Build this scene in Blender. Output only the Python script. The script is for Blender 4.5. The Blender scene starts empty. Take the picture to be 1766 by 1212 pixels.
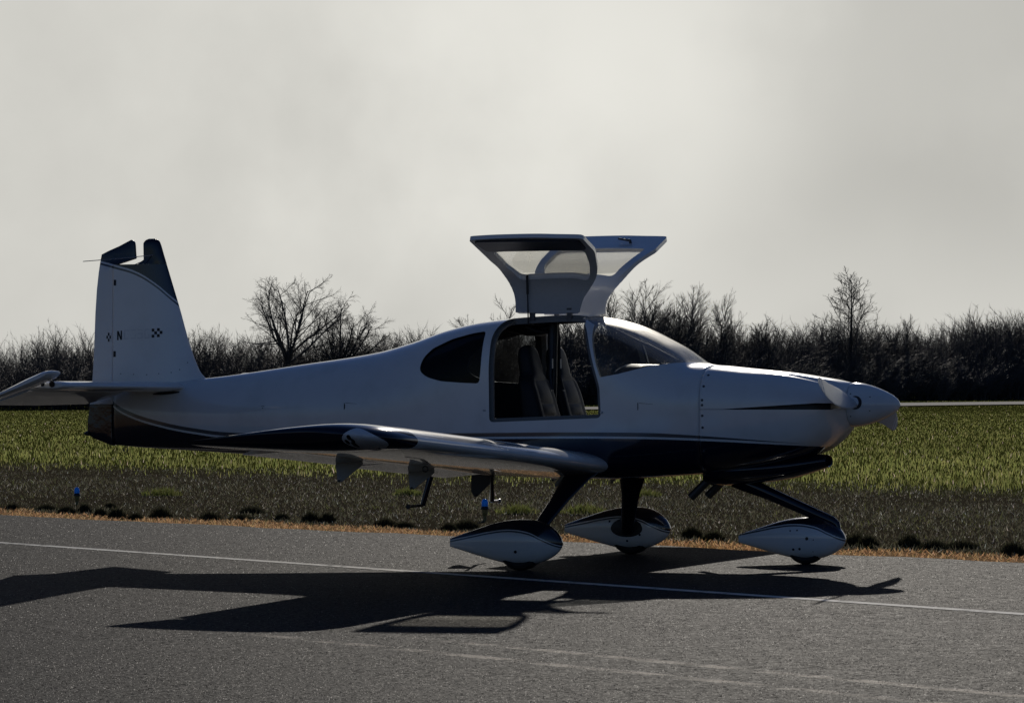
import bpy, bmesh, math, random
import numpy as np
from mathutils import Vector, Matrix
from mathutils.bvhtree import BVHTree

random.seed(7)
RNG = np.random.default_rng(11)
SC = bpy.context.scene
COL = SC.collection
rad = math.radians

# ------------------------------------------------------------------ camera
cam = bpy.data.cameras.new('camera')
cam_ob = bpy.data.objects.new('camera', cam)
COL.objects.link(cam_ob)
cam_ob.location = (0, 0, 1.39)
cam_ob.rotation_euler = (rad(90), 0, 0)
cam.sensor_width = 36.0
cam.sensor_fit = 'HORIZONTAL'
cam.lens = 6408 / 1766 * 36.0
cam.shift_y = 73 / 1766
cam.clip_end = 9000
SC.camera = cam_ob

# ------------------------------------------------------------------ light and exposure
SUN_AZ, SUN_EL = rad(5.4), rad(21.4)          # azimuth from +Y towards +X
SC.view_settings.view_transform = 'Standard'
SC.view_settings.look = 'None'
SC.view_settings.gamma = 1.0
SC.view_settings.use_curve_mapping = False
SC.view_settings.exposure = -1.1

sun = bpy.data.lights.new('sun', 'SUN')
sun.energy = 4.6
sun.angle = rad(0.53)
sun.color = (1.0, 0.93, 0.83)
sun_ob = bpy.data.objects.new('sun', sun)
COL.objects.link(sun_ob)
to_sun = Vector((math.sin(SUN_AZ) * math.cos(SUN_EL), math.cos(SUN_AZ) * math.cos(SUN_EL), math.sin(SUN_EL)))
sun_ob.rotation_euler = (-to_sun).to_track_quat('-Z', 'Y').to_euler()
sun_ob.location = (0, 0, 30)


class NT:
    """Small helper to write node trees."""
    def __init__(self, tree):
        self.t = tree
        tree.nodes.clear()

    def n(self, kind, **kw):
        nd = self.t.nodes.new(kind)
        for k, v in kw.items():
            if k == 'inp':
                for a, b in v.items():
                    s = nd.inputs[a]
                    if hasattr(b, 'is_linked') or isinstance(b, bpy.types.NodeSocket):
                        self.t.links.new(b, s)
                    else:
                        s.default_value = b
            else:
                setattr(nd, k, v)
        return nd

    def math(self, op, a, b=None, c=None, clamp=False):
        inp = {0: a}
        if b is not None:
            inp[1] = b
        if c is not None:
            inp[2] = c
        nd = self.n('ShaderNodeMath', operation=op, inp=inp)
        nd.use_clamp = clamp
        return nd.outputs[0]

    def step(self, v, a, b, interp='SMOOTHSTEP'):
        nd = self.n('ShaderNodeMapRange', interpolation_type=interp, inp={'Value': v, 'From Min': a, 'From Max': b})
        return nd.outputs[0]

    def mix(self, f, a, b):
        nd = self.n('ShaderNodeMix', data_type='RGBA')
        for i, v in ((0, f), (6, a), (7, b)):
            if isinstance(v, bpy.types.NodeSocket):
                self.t.links.new(v, nd.inputs[i])
            elif i == 0:
                nd.inputs[0].default_value = v
            else:
                nd.inputs[i].default_value = (*v[:3], 1)
        return nd.outputs[2]

    def noise(self, vec, scale, detail=3, rough=0.55, dim='3D'):
        inp = {'Scale': scale, 'Detail': detail, 'Roughness': rough}
        if vec is not None:
            inp['Vector'] = vec
        return self.n('ShaderNodeTexNoise', noise_dimensions=dim, inp=inp).outputs[0]

    def bump(self, h, strength, dist=0.01):
        return self.n('ShaderNodeBump', inp={'Height': h, 'Strength': strength, 'Distance': dist}).outputs[0]


# world: clear blue Nishita sky, with a bank of sunlit fog on the side the camera faces
world = bpy.data.worlds.new('World')
SC.world = world
world.use_nodes = True
w = NT(world.node_tree)
sky = w.n('ShaderNodeTexSky', sky_type='NISHITA')
sky.sun_disc = False
sky.sun_elevation = SUN_EL
sky.sun_rotation = SUN_AZ
sky.altitude = 100
sky.air_density = 1.0
sky.dust_density = 0.1
sky.ozone_density = 3.0
hsv = w.n('ShaderNodeMixRGB', blend_type='MULTIPLY', inp={0: 1.0, 1: sky.outputs[0], 2: (0.93, 1.08, 1.50, 1)})
bg_sky = w.n('ShaderNodeBackground', inp={'Color': hsv.outputs[0], 'Strength': 0.05})
tc = w.n('ShaderNodeTexCoord').outputs['Generated']
sep = w.n('ShaderNodeSeparateXYZ', inp={0: tc})
dx, dy, dz = sep.outputs
n_big = w.noise(tc, 2.2, 3)
fwd = w.math('ADD', dy, w.math('MULTIPLY', w.math('SUBTRACT', n_big, 0.5), 0.3))
m_fwd = w.step(fwd, 0.42, 0.80)
up = w.math('ADD', dz, w.math('MULTIPLY', w.math('SUBTRACT', n_big, 0.5), 0.15))
m_up = w.math('SUBTRACT', 1.0, w.step(up, 0.15, 0.36))
m_fog = w.math('MULTIPLY', m_fwd, m_up)
# soft structure of the bank itself
n_c = w.noise(tc, 9.0, 4, 0.5)
n_f = w.noise(tc, 26.0, 5, 0.55)
soft = w.math('SUBTRACT', w.math('ADD', w.math('MULTIPLY', n_c, 0.7), w.math('MULTIPLY', n_f, 0.3)), 0.5)
# the fog thins and glows under the sun, and a thicker grey roll of cloud leans across beside it
wx_ = w.math('ADD', dx, w.math('MULTIPLY', soft, 0.16))
wz_ = w.math('ADD', dz, w.math('MULTIPLY', soft, 0.10))
gx_ = w.math('DIVIDE', w.math('SUBTRACT', wx_, 0.012), 0.085)
gz_ = w.math('DIVIDE', w.math('SUBTRACT', wz_, 0.085), 0.055)
glow = w.math('EXPONENT', w.math('MULTIPLY', w.math('ADD', w.math('MULTIPLY', gx_, gx_), w.math('MULTIPLY', gz_, gz_)), -1.0))
lean = w.math('SUBTRACT', wx_, w.math('MULTIPLY', wz_, 0.28))
roll = w.math('MULTIPLY', w.step(lean, 0.020, 0.064), w.math('SUBTRACT', 1.0, w.step(lean, 0.085, 0.30)))
roll = w.math('MULTIPLY', roll, w.step(wz_, 0.012, 0.05))
bright = w.math('ADD', 1.35, w.math('MULTIPLY', soft, 0.75))
bright = w.math('ADD', bright, w.math('MULTIPLY', glow, 0.36))
bright = w.math('SUBTRACT', bright, w.math('MULTIPLY', roll, 0.27))
fog_col = w.n('ShaderNodeMix', data_type='RGBA')
fog_col.inputs[6].default_value = (1.0, 0.985, 0.915, 1)
fog_col.inputs[7].default_value = (1.0, 0.985, 0.915, 1)
bg_fog = w.n('ShaderNodeBackground', inp={'Color': fog_col.outputs[2], 'Strength': bright})
mixw = w.n('ShaderNodeMixShader', inp={0: m_fog, 1: bg_sky.outputs[0], 2: bg_fog.outputs[0]})
w.n('ShaderNodeOutputWorld', inp={0: mixw.outputs[0]})


# ------------------------------------------------------------------ helpers
def tag(o, label=None, cat=None, group=None, kind=None):
    if label: o['label'] = label
    if cat: o['category'] = cat
    if group: o['group'] = group
    if kind: o['kind'] = kind
    return o


def build(name, verts, faces, mat=None, parent=None, smooth=True, angle=35):
    me = bpy.data.meshes.new(name)
    me.from_pydata([tuple(map(float, v)) for v in verts], [], [tuple(map(int, f)) for f in faces])
    me.validate()
    bm = bmesh.new(); bm.from_mesh(me)
    bmesh.ops.recalc_face_normals(bm, faces=bm.faces[:])
    bm.to_mesh(me); bm.free()
    if smooth:
        me.polygons.foreach_set('use_smooth', [True] * len(me.polygons))
        me.set_sharp_from_angle(angle=rad(angle))
    return link(name, me, mat, parent)


def link(name, me, mat=None, parent=None):
    o = bpy.data.objects.new(name, me)
    COL.objects.link(o)
    for m in (mat if isinstance(mat, (list, tuple)) else [mat]):
        if m: me.materials.append(m)
    if parent: o.parent = parent
    return o


def big_mesh(name, verts, tris, mat, colors=None):
    """Fast numpy mesh of triangles, with an optional per-vertex colour attribute."""
    me = bpy.data.meshes.new(name)
    nv, nt = len(verts), len(tris)
    me.vertices.add(nv); me.vertices.foreach_set('co', np.ascontiguousarray(verts, np.float32).ravel())
    me.loops.add(nt * 3); me.loops.foreach_set('vertex_index', np.ascontiguousarray(tris, np.int32).ravel())
    me.polygons.add(nt); me.polygons.foreach_set('loop_start', np.arange(0, nt * 3, 3, dtype=np.int32))
    if colors is not None:
        at = me.color_attributes.new('tint', 'FLOAT_COLOR', 'POINT')
        c4 = np.ones((nv, 4), np.float32); c4[:, :3] = colors
        at.data.foreach_set('color', c4.ravel())
    me.update(calc_edges=True)
    return link(name, me, mat)


def loft(rings, cap0=True, cap1=True, closed=True):
    """rings: list of (N,3) arrays -> verts, faces"""
    N = len(rings[0]); V = np.concatenate(rings); F = []
    for i in range(len(rings) - 1):
        a, b = i * N, (i + 1) * N
        for j in range(N if closed else N - 1):
            k = (j + 1) % N
            F.append((a + j, a + k, b + k, b + j))
    if cap0: F.append(tuple(range(N))[::-1])
    if cap1: F.append(tuple((len(rings) - 1) * N + j for j in range(N)))
    return V, F


def pchip(xs, ys):
    xs, ys = np.asarray(xs, float), np.asarray(ys, float)
    h = np.diff(xs); d = np.diff(ys) / h
    m = np.zeros(len(xs)); m[0], m[-1] = d[0], d[-1]
    for i in range(1, len(xs) - 1):
        if d[i - 1] * d[i] > 0:
            w1, w2 = 2 * h[i] + h[i - 1], h[i] + 2 * h[i - 1]
            m[i] = (w1 + w2) / (w1 / d[i - 1] + w2 / d[i])
    def f(x):
        x = np.clip(np.asarray(x, float), xs[0], xs[-1])
        i = np.clip(np.searchsorted(xs, x, side='right') - 1, 0, len(h) - 1)
        t = (x - xs[i]) / h[i]
        return ((2 * t**3 - 3 * t**2 + 1) * ys[i] + (t**3 - 2 * t**2 + t) * h[i] * m[i]
                + (-2 * t**3 + 3 * t**2) * ys[i + 1] + (t**3 - t**2) * h[i] * m[i + 1])
    return f


def tube(path, radii, n=10, flat=1.0, up=(0, 0, 1), cap=True):
    """Round (or flattened) tube along a path."""
    P = np.asarray(path, float); rings = []
    if np.isscalar(radii): radii = [radii] * len(P)
    for i in range(len(P)):
        t = P[min(i + 1, len(P) - 1)] - P[max(i - 1, 0)]
        t /= np.linalg.norm(t)
        u = np.cross(t, up)
        if np.linalg.norm(u) < 1e-3: u = np.cross(t, (1, 0, 0))
        u /= np.linalg.norm(u); v = np.cross(u, t)
        a = np.linspace(0, 2 * math.pi, n, endpoint=False)
        rings.append(P[i] + radii[i] * (np.cos(a)[:, None] * u * flat + np.sin(a)[:, None] * v))
    return loft(rings, cap, cap)


def box(x0, x1, y0, y1, z0, z1):
    V = [(x, y, z) for x in (x0, x1) for y in (y0, y1) for z in (z0, z1)]
    F = [(0, 1, 3, 2), (4, 6, 7, 5), (0, 4, 5, 1), (2, 3, 7, 6), (0, 2, 6, 4), (1, 5, 7, 3)]
    return V, F


def prism(poly, y0, y1):
    """XZ polygon extruded along Y."""
    n = len(poly)
    V = [(x, y0, z) for x, z in poly] + [(x, y1, z) for x, z in poly]
    F = [tuple(range(n)), tuple(range(2 * n - 1, n - 1, -1))] + [(i, i + n, (i + 1) % n + n, (i + 1) % n) for i in range(n)]
    return V, F


def merge(*parts):
    V, F = [], []
    for v, f in parts:
        o = len(V); V += [tuple(p) for p in v]; F += [tuple(i + o for i in q) for q in f]
    return V, F


def mirror(vf):
    v, f = vf
    return [(p[0], -p[1], p[2]) for p in v], [tuple(q[::-1]) for q in f]


def rounded(poly, r=0.03, k=5):
    """Round the corners of a 2-D polygon."""
    out = []; n = len(poly)
    for i in range(n):
        p0, p, p1 = (np.array(poly[j % n], float) for j in (i - 1, i, i + 1))
        a, b = p0 - p, p1 - p
        ra = min(r, 0.45 * np.linalg.norm(a)); rb = min(r, 0.45 * np.linalg.norm(b))
        A, B = p + a / np.linalg.norm(a) * ra, p + b / np.linalg.norm(b) * rb
        for t in np.linspace(0, 1, k):
            out.append(tuple((1 - t)**2 * A + 2 * t * (1 - t) * p + t * t * B))
    return out


def grow(poly, d):
    """Offset a 2-D polygon outwards by d."""
    P = np.array(poly, float); n = len(P)
    area = 0.5 * sum(P[i][0] * P[(i + 1) % n][1] - P[(i + 1) % n][0] * P[i][1] for i in range(n))
    s = 1 if area > 0 else -1; out = []
    for i in range(n):
        e0, e1 = P[i] - P[i - 1], P[(i + 1) % n] - P[i]
        def nrm(e):
            v = np.array([e[1], -e[0]]) * s; return v / max(np.linalg.norm(v), 1e-9)
        m = nrm(e0) + nrm(e1); m /= max(np.linalg.norm(m), 1e-9)
        out.append(tuple(P[i] + m * d / max(0.4, float(np.dot(m, nrm(e1))))))
    return out


def bvh_of(vf):
    v, f = vf
    tris = []
    for q in f:
        for i in range(1, len(q) - 1): tris.append((q[0], q[i], q[i + 1]))
    return BVHTree.FromPolygons([tuple(map(float, p)) for p in v], tris)


def boolean(base, cutter, op):
    md = base.modifiers.new('cut', 'BOOLEAN')
    md.operation = op; md.solver = 'EXACT'; md.object = cutter
    dg = bpy.context.evaluated_depsgraph_get()
    me = bpy.data.meshes.new_from_object(base.evaluated_get(dg))
    base.modifiers.clear()
    return me


def wipe(o):
    me = o.data
    bpy.data.objects.remove(o)
    if me.users == 0: bpy.data.meshes.remove(me)


def skin_normals(me, vf):
    """Give a cut mesh the smooth normals of the uncut surface it came from."""
    v, f = vf
    src = bpy.data.meshes.new('tmp')
    src.from_pydata([tuple(map(float, p)) for p in v], [], [tuple(map(int, q)) for q in f])
    bm = bmesh.new(); bm.from_mesh(src); bmesh.ops.recalc_face_normals(bm, faces=bm.faces[:])
    bmesh.ops.triangulate(bm, faces=bm.faces[:])
    bm.verts.ensure_lookup_table(); bm.faces.ensure_lookup_table(); bm.normal_update()
    tree = BVHTree.FromBMesh(bm)
    me.polygons.foreach_set('use_smooth', [True] * len(me.polygons))
    out = [None] * len(me.loops)
    for p in me.polygons:
        for li in p.loop_indices:
            co = me.vertices[me.loops[li].vertex_index].co
            loc, nor, idx, dist = tree.find_nearest(co)
            nv = p.normal
            if idx is not None and dist < 0.012:
                fc = bm.faces[idx]
                a, b, c = (q.co for q in fc.verts)
                v0, v1, v2 = b - a, c - a, loc - a
                d00, d01, d11, d20, d21 = v0.dot(v0), v0.dot(v1), v1.dot(v1), v2.dot(v0), v2.dot(v1)
                den = d00 * d11 - d01 * d01
                if abs(den) > 1e-16:
                    bb, cc = (d11 * d20 - d01 * d21) / den, (d00 * d21 - d01 * d20) / den
                    n = fc.verts[0].normal * (1 - bb - cc) + fc.verts[1].normal * bb + fc.verts[2].normal * cc
                    n.normalize()
                    s = n.dot(p.normal)
                    if s > 0.6: nv = n
                    elif s < -0.6: nv = -n
            out[li] = tuple(nv)
    bm.free(); bpy.data.meshes.remove(src)
    me.normals_split_custom_set(out)


# ------------------------------------------------------------------ materials
def mat(name):
    m = bpy.data.materials.new(name); m.use_nodes = True
    return m, NT(m.node_tree)


def plain(name, col, rough=0.5, metal=0.0, spec=0.5, coat=0.0, bump=0.0, scale=40.0, vary=0.12):
    m, t = mat(name)
    co = t.n('ShaderNodeTexCoord').outputs['Object']
    nz = t.noise(co, scale, 4)
    c = t.mix(nz, [x * (1 - vary) for x in col], [min(1, x * (1 + vary)) for x in col])
    inp = {'Base Color': c, 'Roughness': rough, 'Metallic': metal, 'Specular IOR Level': spec, 'Coat Weight': coat, 'Coat Roughness': 0.06}
    if bump: inp['Normal'] = t.bump(nz, bump, 0.004)
    b = t.n('ShaderNodeBsdfPrincipled', inp=inp)
    t.n('ShaderNodeOutputMaterial', inp={0: b.outputs[0]})
    return m


NAVY = (0.006, 0.009, 0.022)
WHITE = (0.80, 0.80, 0.79)
GREY = (0.085, 0.088, 0.095)


def curve_node(t, x, pts, x0, x1, z0, z1):
    """z(x) as a Float Curve: paint lines along the airframe."""
    u = t.n('ShaderNodeMapRange', inp={'Value': x, 'From Min': x0, 'From Max': x1}).outputs[0]
    fc = t.n('ShaderNodeFloatCurve', inp={'Value': u})
    cv = fc.mapping.curves[0]
    q = [((a - x0) / (x1 - x0), (b - z0) / (z1 - z0)) for a, b in pts]
    cv.points[0].location = q[0]; cv.points[1].location = q[-1]
    for p in q[1:-1]: cv.points.new(*p)
    fc.mapping.update()
    return t.n('ShaderNodeMapRange', inp={'Value': fc.outputs[0], 'To Min': z0, 'To Max': z1}).outputs[0]


def two_tone(name, pts, x0, x1, z0, z1, stripe=(0.018, 0.048), navy_above=False, fade=None, rough=0.16):
    """White over navy (or navy over white) gloss paint, parted by a pinstripe and a grey stripe."""
    m, t = mat(name)
    co = t.n('ShaderNodeTexCoord').outputs['Object']
    s = t.n('ShaderNodeSeparateXYZ', inp={0: co})
    x, y, z = s.outputs
    d = t.math('SUBTRACT', z, curve_node(t, x, pts, x0, x1, z0, z1))
    if navy_above: d = t.math('MULTIPLY', d, -1.0)
    white = t.step(d, -0.0008, 0.0008, 'LINEAR')
    g0 = t.step(d, stripe[0] - 0.0008, stripe[0] + 0.0008, 'LINEAR')
    top = stripe[1]
    if fade:
        wdt = t.math('MULTIPLY', t.step(x, fade[1], fade[0], 'LINEAR'), stripe[1] - stripe[0])
        g1 = t.math('GREATER_THAN', t.math('SUBTRACT', d, stripe[0]), wdt)
    else:
        g1 = t.step(d, top - 0.0008, top + 0.0008, 'LINEAR')
    grey = t.math('MULTIPLY', g0, t.math('SUBTRACT', 1.0, g1))
    dirt = t.noise(co, 3.0, 5, 0.6)
    wc = t.mix(t.step(dirt, 0.45, 0.8), WHITE, (0.70, 0.70, 0.68))
    c = t.mix(white, NAVY, wc)
    c = t.mix(grey, c, GREY)
    wav = t.noise(co, 5.0, 2)
    b = t.n('ShaderNodeBsdfPrincipled', inp={'Specular IOR Level': 0.4, 'Base Color': c, 'Roughness': t.math('ADD', rough, t.math('MULTIPLY', dirt, 0.08)), 'Coat Weight': 0.9, 'Coat Roughness': 0.07,
                                             'Normal': t.bump(wav, 0.04, 0.02)})
    t.n('ShaderNodeOutputMaterial', inp={0: b.outputs[0]})
    return m


NAVY_LINE = [(-4.36, 1.275), (-4.22, 1.201), (-3.84, 1.100), (-3.46, 1.041), (-3.11, 1.010), (-2.5, 1.003), (-0.98, 1.016), (0.75, 1.027), (1.27, 1.014), (1.96, 0.982), (2.2, 0.968), (2.4, 0.955)]
M_BODY = two_tone('fuselage_paint', NAVY_LINE, -4.4, 2.4, 0.9, 1.4, (0.018, 0.050), fade=(0.9, 2.1))
FIN_LINE = [(-4.6, 2.575), (-4.479, 2.547), (-4.333, 2.512), (-4.138, 2.457), (-3.945, 2.353), (-3.813, 2.251), (-3.70, 2.16)]
M_FIN = two_tone('fin_paint', FIN_LINE, -4.7, -3.4, 2.0, 2.7, (0.016, 0.034), navy_above=True)
# the rudder is navy above the fin line and navy again below the tail line
m, t = mat('rudder_paint')
co = t.n('ShaderNodeTexCoord').outputs['Object']
x, y, z = t.n('ShaderNodeSeparateXYZ', inp={0: co}).outputs
d1 = t.math('SUBTRACT', curve_node(t, x, FIN_LINE, -4.7, -3.4, 2.0, 2.7), z)
g = t.math('MULTIPLY', t.math('GREATER_THAN', d1, 0.016), t.math('LESS_THAN', d1, 0.034))
wh = t.math('MULTIPLY', t.math('GREATER_THAN', d1, 0.0), t.math('GREATER_THAN', z, 1.30))
c = t.mix(g, t.mix(wh, NAVY, WHITE), GREY)
wv = t.noise(co, 7.0, 3)
b = t.n('ShaderNodeBsdfPrincipled', inp={'Base Color': c, 'Roughness': 0.14, 'Coat Weight': 0.4, 'Coat Roughness': 0.04, 'Normal': t.bump(wv, 0.25, 0.03)})
t.n('ShaderNodeOutputMaterial', inp={0: b.outputs[0]})
M_RUD = m
PANT_LINE = [(-0.62, 0.226), (-0.394, 0.270), (-0.238, 0.301), (-0.07, 0.320), (0.083, 0.306), (0.215, 0.253), (0.31, 0.21), (0.37, 0.19)]
M_PANT = two_tone('wheel_fairing_paint', PANT_LINE, -0.65, 0.4, 0.1, 0.4, (0.008, 0.020), navy_above=True, rough=0.2)


def gloss(name, col, rough=0.16, wave=0.05, wscale=5.0):
    m, t = mat(name)
    co = t.n('ShaderNodeTexCoord').outputs['Object']
    d = t.noise(co, 3.0, 5, 0.6)
    c = t.mix(t.step(d, 0.45, 0.8), col, [v * 0.86 for v in col])
    wv = t.noise(co, wscale, 2)
    b = t.n('ShaderNodeBsdfPrincipled', inp={'Specular IOR Level': 0.15, 'Base Color': c, 'Roughness': rough, 'Coat Weight': 0.8, 'Coat Roughness': 0.03, 'Normal': t.bump(wv, wave, 0.02)})
    t.n('ShaderNodeOutputMaterial', inp={0: b.outputs[0]})
    return m


M_WHITE = gloss('white_paint', WHITE)
M_NAVY = gloss('navy_paint', NAVY, 0.12)
M_INTER = plain('cabin_lining', (0.035, 0.036, 0.04), 0.7, bump=0.3, scale=60)
M_DOORIN = plain('door_lining', (0.42, 0.42, 0.41), 0.45, bump=0.1, scale=50)
M_SEAL = plain('door_seal', (0.16, 0.16, 0.155), 0.5)
M_BLACK = plain('black_plastic', (0.012, 0.012, 0.014), 0.4)
M_RUBBER = plain('tyre_rubber', (0.012, 0.012, 0.012), 0.75, bump=0.3, scale=90)
M_LEATHER = plain('black_leather', (0.006, 0.0065, 0.008), 0.55, spec=0.3, bump=0.25, scale=120)
M_LEATHER2 = plain('grey_leather', (0.0065, 0.007, 0.0085), 0.55, spec=0.3, bump=0.2, scale=120)
M_METAL = plain('brushed_metal', (0.45, 0.45, 0.46), 0.35, metal=1.0)
M_STEEL = plain('dark_steel', (0.10, 0.10, 0.105), 0.45, metal=0.8)
M_BLADE = plain('propeller_paint', (0.52, 0.53, 0.54), 0.32, coat=0.2, scale=9)
M_BLADEBACK = plain('propeller_dark', (0.10, 0.10, 0.10), 0.5)
M_LAMP = plain('lamp_housing', (0.72, 0.73, 0.75), 0.4)
M_BRACKET = plain('bracket_grey', (0.42, 0.42, 0.41), 0.45)
M_INK = plain('marking_black', (0.008, 0.008, 0.010), 0.4)
M_GHOST = plain('faded_marking', (0.60, 0.605, 0.615), 0.3)
M_STRIPEW = plain('blade_stripe', (0.75, 0.75, 0.74), 0.4)


def glass(name, tint, rough=0.02, haze=0.0, refl=1.0, gloss_k=0.4, glare=0.0):
    m, t = mat(name)
    co = t.n('ShaderNodeTexCoord').outputs['Object']
    tr = t.n('ShaderNodeBsdfTransparent', inp={'Color': (*tint, 1)})
    gl = t.n('ShaderNodeBsdfGlossy', inp={'Color': (refl, refl, refl, 1), 'Roughness': rough})
    fr = t.n('ShaderNodeFresnel', inp={'IOR': 1.40})
    mx = t.n('ShaderNodeMixShader', inp={0: t.math('MULTIPLY', fr.outputs[0], gloss_k), 1: tr.outputs[0], 2: gl.outputs[0]})
    out = mx.outputs[0]
    if haze:
        tl = t.n('ShaderNodeBsdfTranslucent', inp={'Color': (0.8, 0.8, 0.76, 1)})
        df = t.n('ShaderNodeBsdfDiffuse', inp={'Color': (0.6, 0.6, 0.6, 1)})
        glare_gloss = t.n('ShaderNodeBsdfGlossy', inp={'Color': (0.85, 0.84, 0.80, 1), 'Roughness': 0.42})
        ad = t.n('ShaderNodeMixShader', inp={0: 0.35, 1: tl.outputs[0], 2: df.outputs[0]})
        ad = t.n('ShaderNodeMixShader', inp={0: glare, 1: ad.outputs[0], 2: glare_gloss.outputs[0]})
        f = t.math('MULTIPLY', t.step(t.noise(co, 4.0, 4), 0.1, 0.8), haze)
        if glare:                             # pale rough layer put in for sky glare on the screen's top and front
            cy_ = t.math('ABSOLUTE', t.n('ShaderNodeSeparateXYZ', inp={0: co}).outputs[1])
            f = t.math('MULTIPLY', f, t.math('ADD', 0.04, t.math('SUBTRACT', 1.0, t.step(cy_, 0.22, 0.50)), clamp=True))
        out = t.n('ShaderNodeMixShader', inp={0: f, 1: out, 2: ad.outputs[0]}).outputs[0]
    t.n('ShaderNodeOutputMaterial', inp={0: out})
    return m


M_GLASS = glass('windshield_glass', (0.95, 0.955, 0.95), haze=0.55, gloss_k=0.22, glare=0.6)
M_TINT = glass('tinted_glass', (0.40, 0.41, 0.42), haze=0.015, refl=0.7)
M_DOORGLASS = glass('door_glass', (0.93, 0.92, 0.89), haze=0.03)
M_LENS = glass('light_lens', (0.9, 0.92, 0.95), rough=0.1, haze=0.5)


# ------------------------------------------------------------------ lie of the land
PX, PY = 0.55, 30.80                 # where the aircraft stands
HEAD = rad(-22.74)                   # heading of its nose
TN = np.array([0.778, 0.629])        # across the taxiway, away from the camera
TD = np.array([0.629, -0.778])       # along the taxiway
T_EDGE = 21.9


def smooth(a, b, v):
    k = np.clip((np.asarray(v, float) - a) / (b - a), 0, 1); return k * k * (3 - 2 * k)


def land(x, y):
    t = np.clip(0.81 * (np.asarray(x, float) - PX) + 0.58 * (np.asarray(y, float) - PY), -25, 6)
    return 0.0152 * t + 0.65 * smooth(250, 420, y) * smooth(-60, 45, x)


def across(x, y): return TN[0] * x + TN[1] * y
def from_ts(t, s): return TN[0] * t + TD[0] * s, TN[1] * t + TD[1] * s


# ground: one sheet out to the horizon
gx = np.unique(np.concatenate([np.arange(-120, 121, 6), [-3500, -2000, -1200, -700, -400, -250, -170, 170, 250, 400, 700, 1200, 2000, 3500]]))
gy = np.unique(np.concatenate([np.arange(-30, 120, 5), np.arange(120, 520, 12), [-600, -200, -80, 560, 700, 1000, 1600, 2600, 4500]]))
GX, GY = np.meshgrid(gx, gy)
GZ = land(GX, GY) - 0.03
V = np.stack([GX.ravel(), GY.ravel(), GZ.ravel()], 1)
nx_ = len(gx)
F = [(j * nx_ + i, j * nx_ + i + 1, (j + 1) * nx_ + i + 1, (j + 1) * nx_ + i) for j in range(len(gy) - 1) for i in range(nx_ - 1)]
m, t = mat('ground_soil')
co = t.n('ShaderNodeTexCoord').outputs['Object']
x, y, z = t.n('ShaderNodeSeparateXYZ', inp={0: co}).outputs
tt = t.math('ADD', t.math('MULTIPLY', x, float(TN[0])), t.math('MULTIPLY', y, float(TN[1])))
nz = t.noise(co, 0.8, 5)
fz = t.noise(co, 14.0, 4)
zone = t.step(t.math('ADD', tt, t.math('MULTIPLY', t.math('SUBTRACT', nz, 0.5), 5.0)), 34.0, 39.0)
soil = t.mix(fz, (0.030, 0.026, 0.016), (0.085, 0.070, 0.044))
field = t.mix(fz, (0.040, 0.046, 0.009), (0.075, 0.080, 0.017))
straw = t.mix(fz, (0.26, 0.155, 0.07), (0.42, 0.27, 0.14))
soil = t.mix(t.math('SUBTRACT', 1.0, t.step(t.math('ADD', tt, t.math('MULTIPLY', t.math('SUBTRACT', t.noise(co, 2.5, 4), 0.5), 1.2)), 22.7, 23.2)), soil, straw)
c = t.mix(zone, soil, field)
b = t.n('ShaderNodeBsdfPrincipled', inp={'Base Color': c, 'Roughness': 0.95, 'Specular IOR Level': 0.0, 'Normal': t.bump(fz, 0.3, 0.03)})
t.n('ShaderNodeOutputMaterial', inp={0: b.outputs[0]})
M_SOIL = m
tag(build('ground', V, F, M_SOIL), 'flat airfield ground under grass and weeds', 'ground', kind='structure')

# taxiway asphalt
md = np.array([1.5 + 1.51, 18.63 - 22.88]); md /= np.linalg.norm(md); mp = np.array([-1.51, 22.88])
mo = np.array([-md[1], md[0]]); mo = mo * (0.55 if mo[1] > 0 else -0.55)
FADED = [(tuple(map(float, mp - md * 0.5)), tuple(map(float, md))), (tuple(map(float, mp + mo + md * 0.6)), tuple(map(float, md)))]
m, t = mat('asphalt')
co = t.n('ShaderNodeTexCoord').outputs['Object']
n1 = t.noise(co, 42.0, 3, 0.65)
n2 = t.noise(co, 0.35, 4, 0.6)
n3 = t.noise(co, 9.0, 3)
vor = t.n('ShaderNodeTexVoronoi', inp={'Vector': co, 'Scale': 48.0})
agg = t.step(vor.outputs['Color'], 0.62, 0.92)
c = t.mix(t.step(n1, 0.3, 0.7), (0.014, 0.014, 0.014), (0.040, 0.039, 0.037))
c = t.mix(t.math('MULTIPLY', agg, 0.55), c, (0.085, 0.082, 0.077))
c = t.mix(t.math('MULTIPLY', t.step(n2, 0.35, 0.75), 0.4), c, (0.022, 0.022, 0.023))
# two old painted lines worn down to a faint tan ghost
xx_, yy_, zz_ = t.n('ShaderNodeSeparateXYZ', inp={0: co}).outputs
ghost = None
for (gx0, gy0), (ux, uy) in FADED:
    perp = t.math('ABSOLUTE', t.math('ADD', t.math('MULTIPLY', t.math('SUBTRACT', xx_, gx0), -uy), t.math('MULTIPLY', t.math('SUBTRACT', yy_, gy0), ux)))
    along = t.math('ADD', t.math('MULTIPLY', t.math('SUBTRACT', xx_, gx0), ux), t.math('MULTIPLY', t.math('SUBTRACT', yy_, gy0), uy))
    q = t.math('MULTIPLY', t.math('SUBTRACT', 1.0, t.step(perp, 0.035, 0.085)), t.step(along, -0.4, 1.5))
    ghost = q if ghost is None else t.math('MAXIMUM', ghost, q)
ghost = t.math('MULTIPLY', ghost, t.step(t.noise(co, 3.5, 5, 0.65), 0.36, 0.70))
c = t.mix(t.math('MULTIPLY', ghost, 0.8), c, (0.42, 0.35, 0.27))
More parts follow.
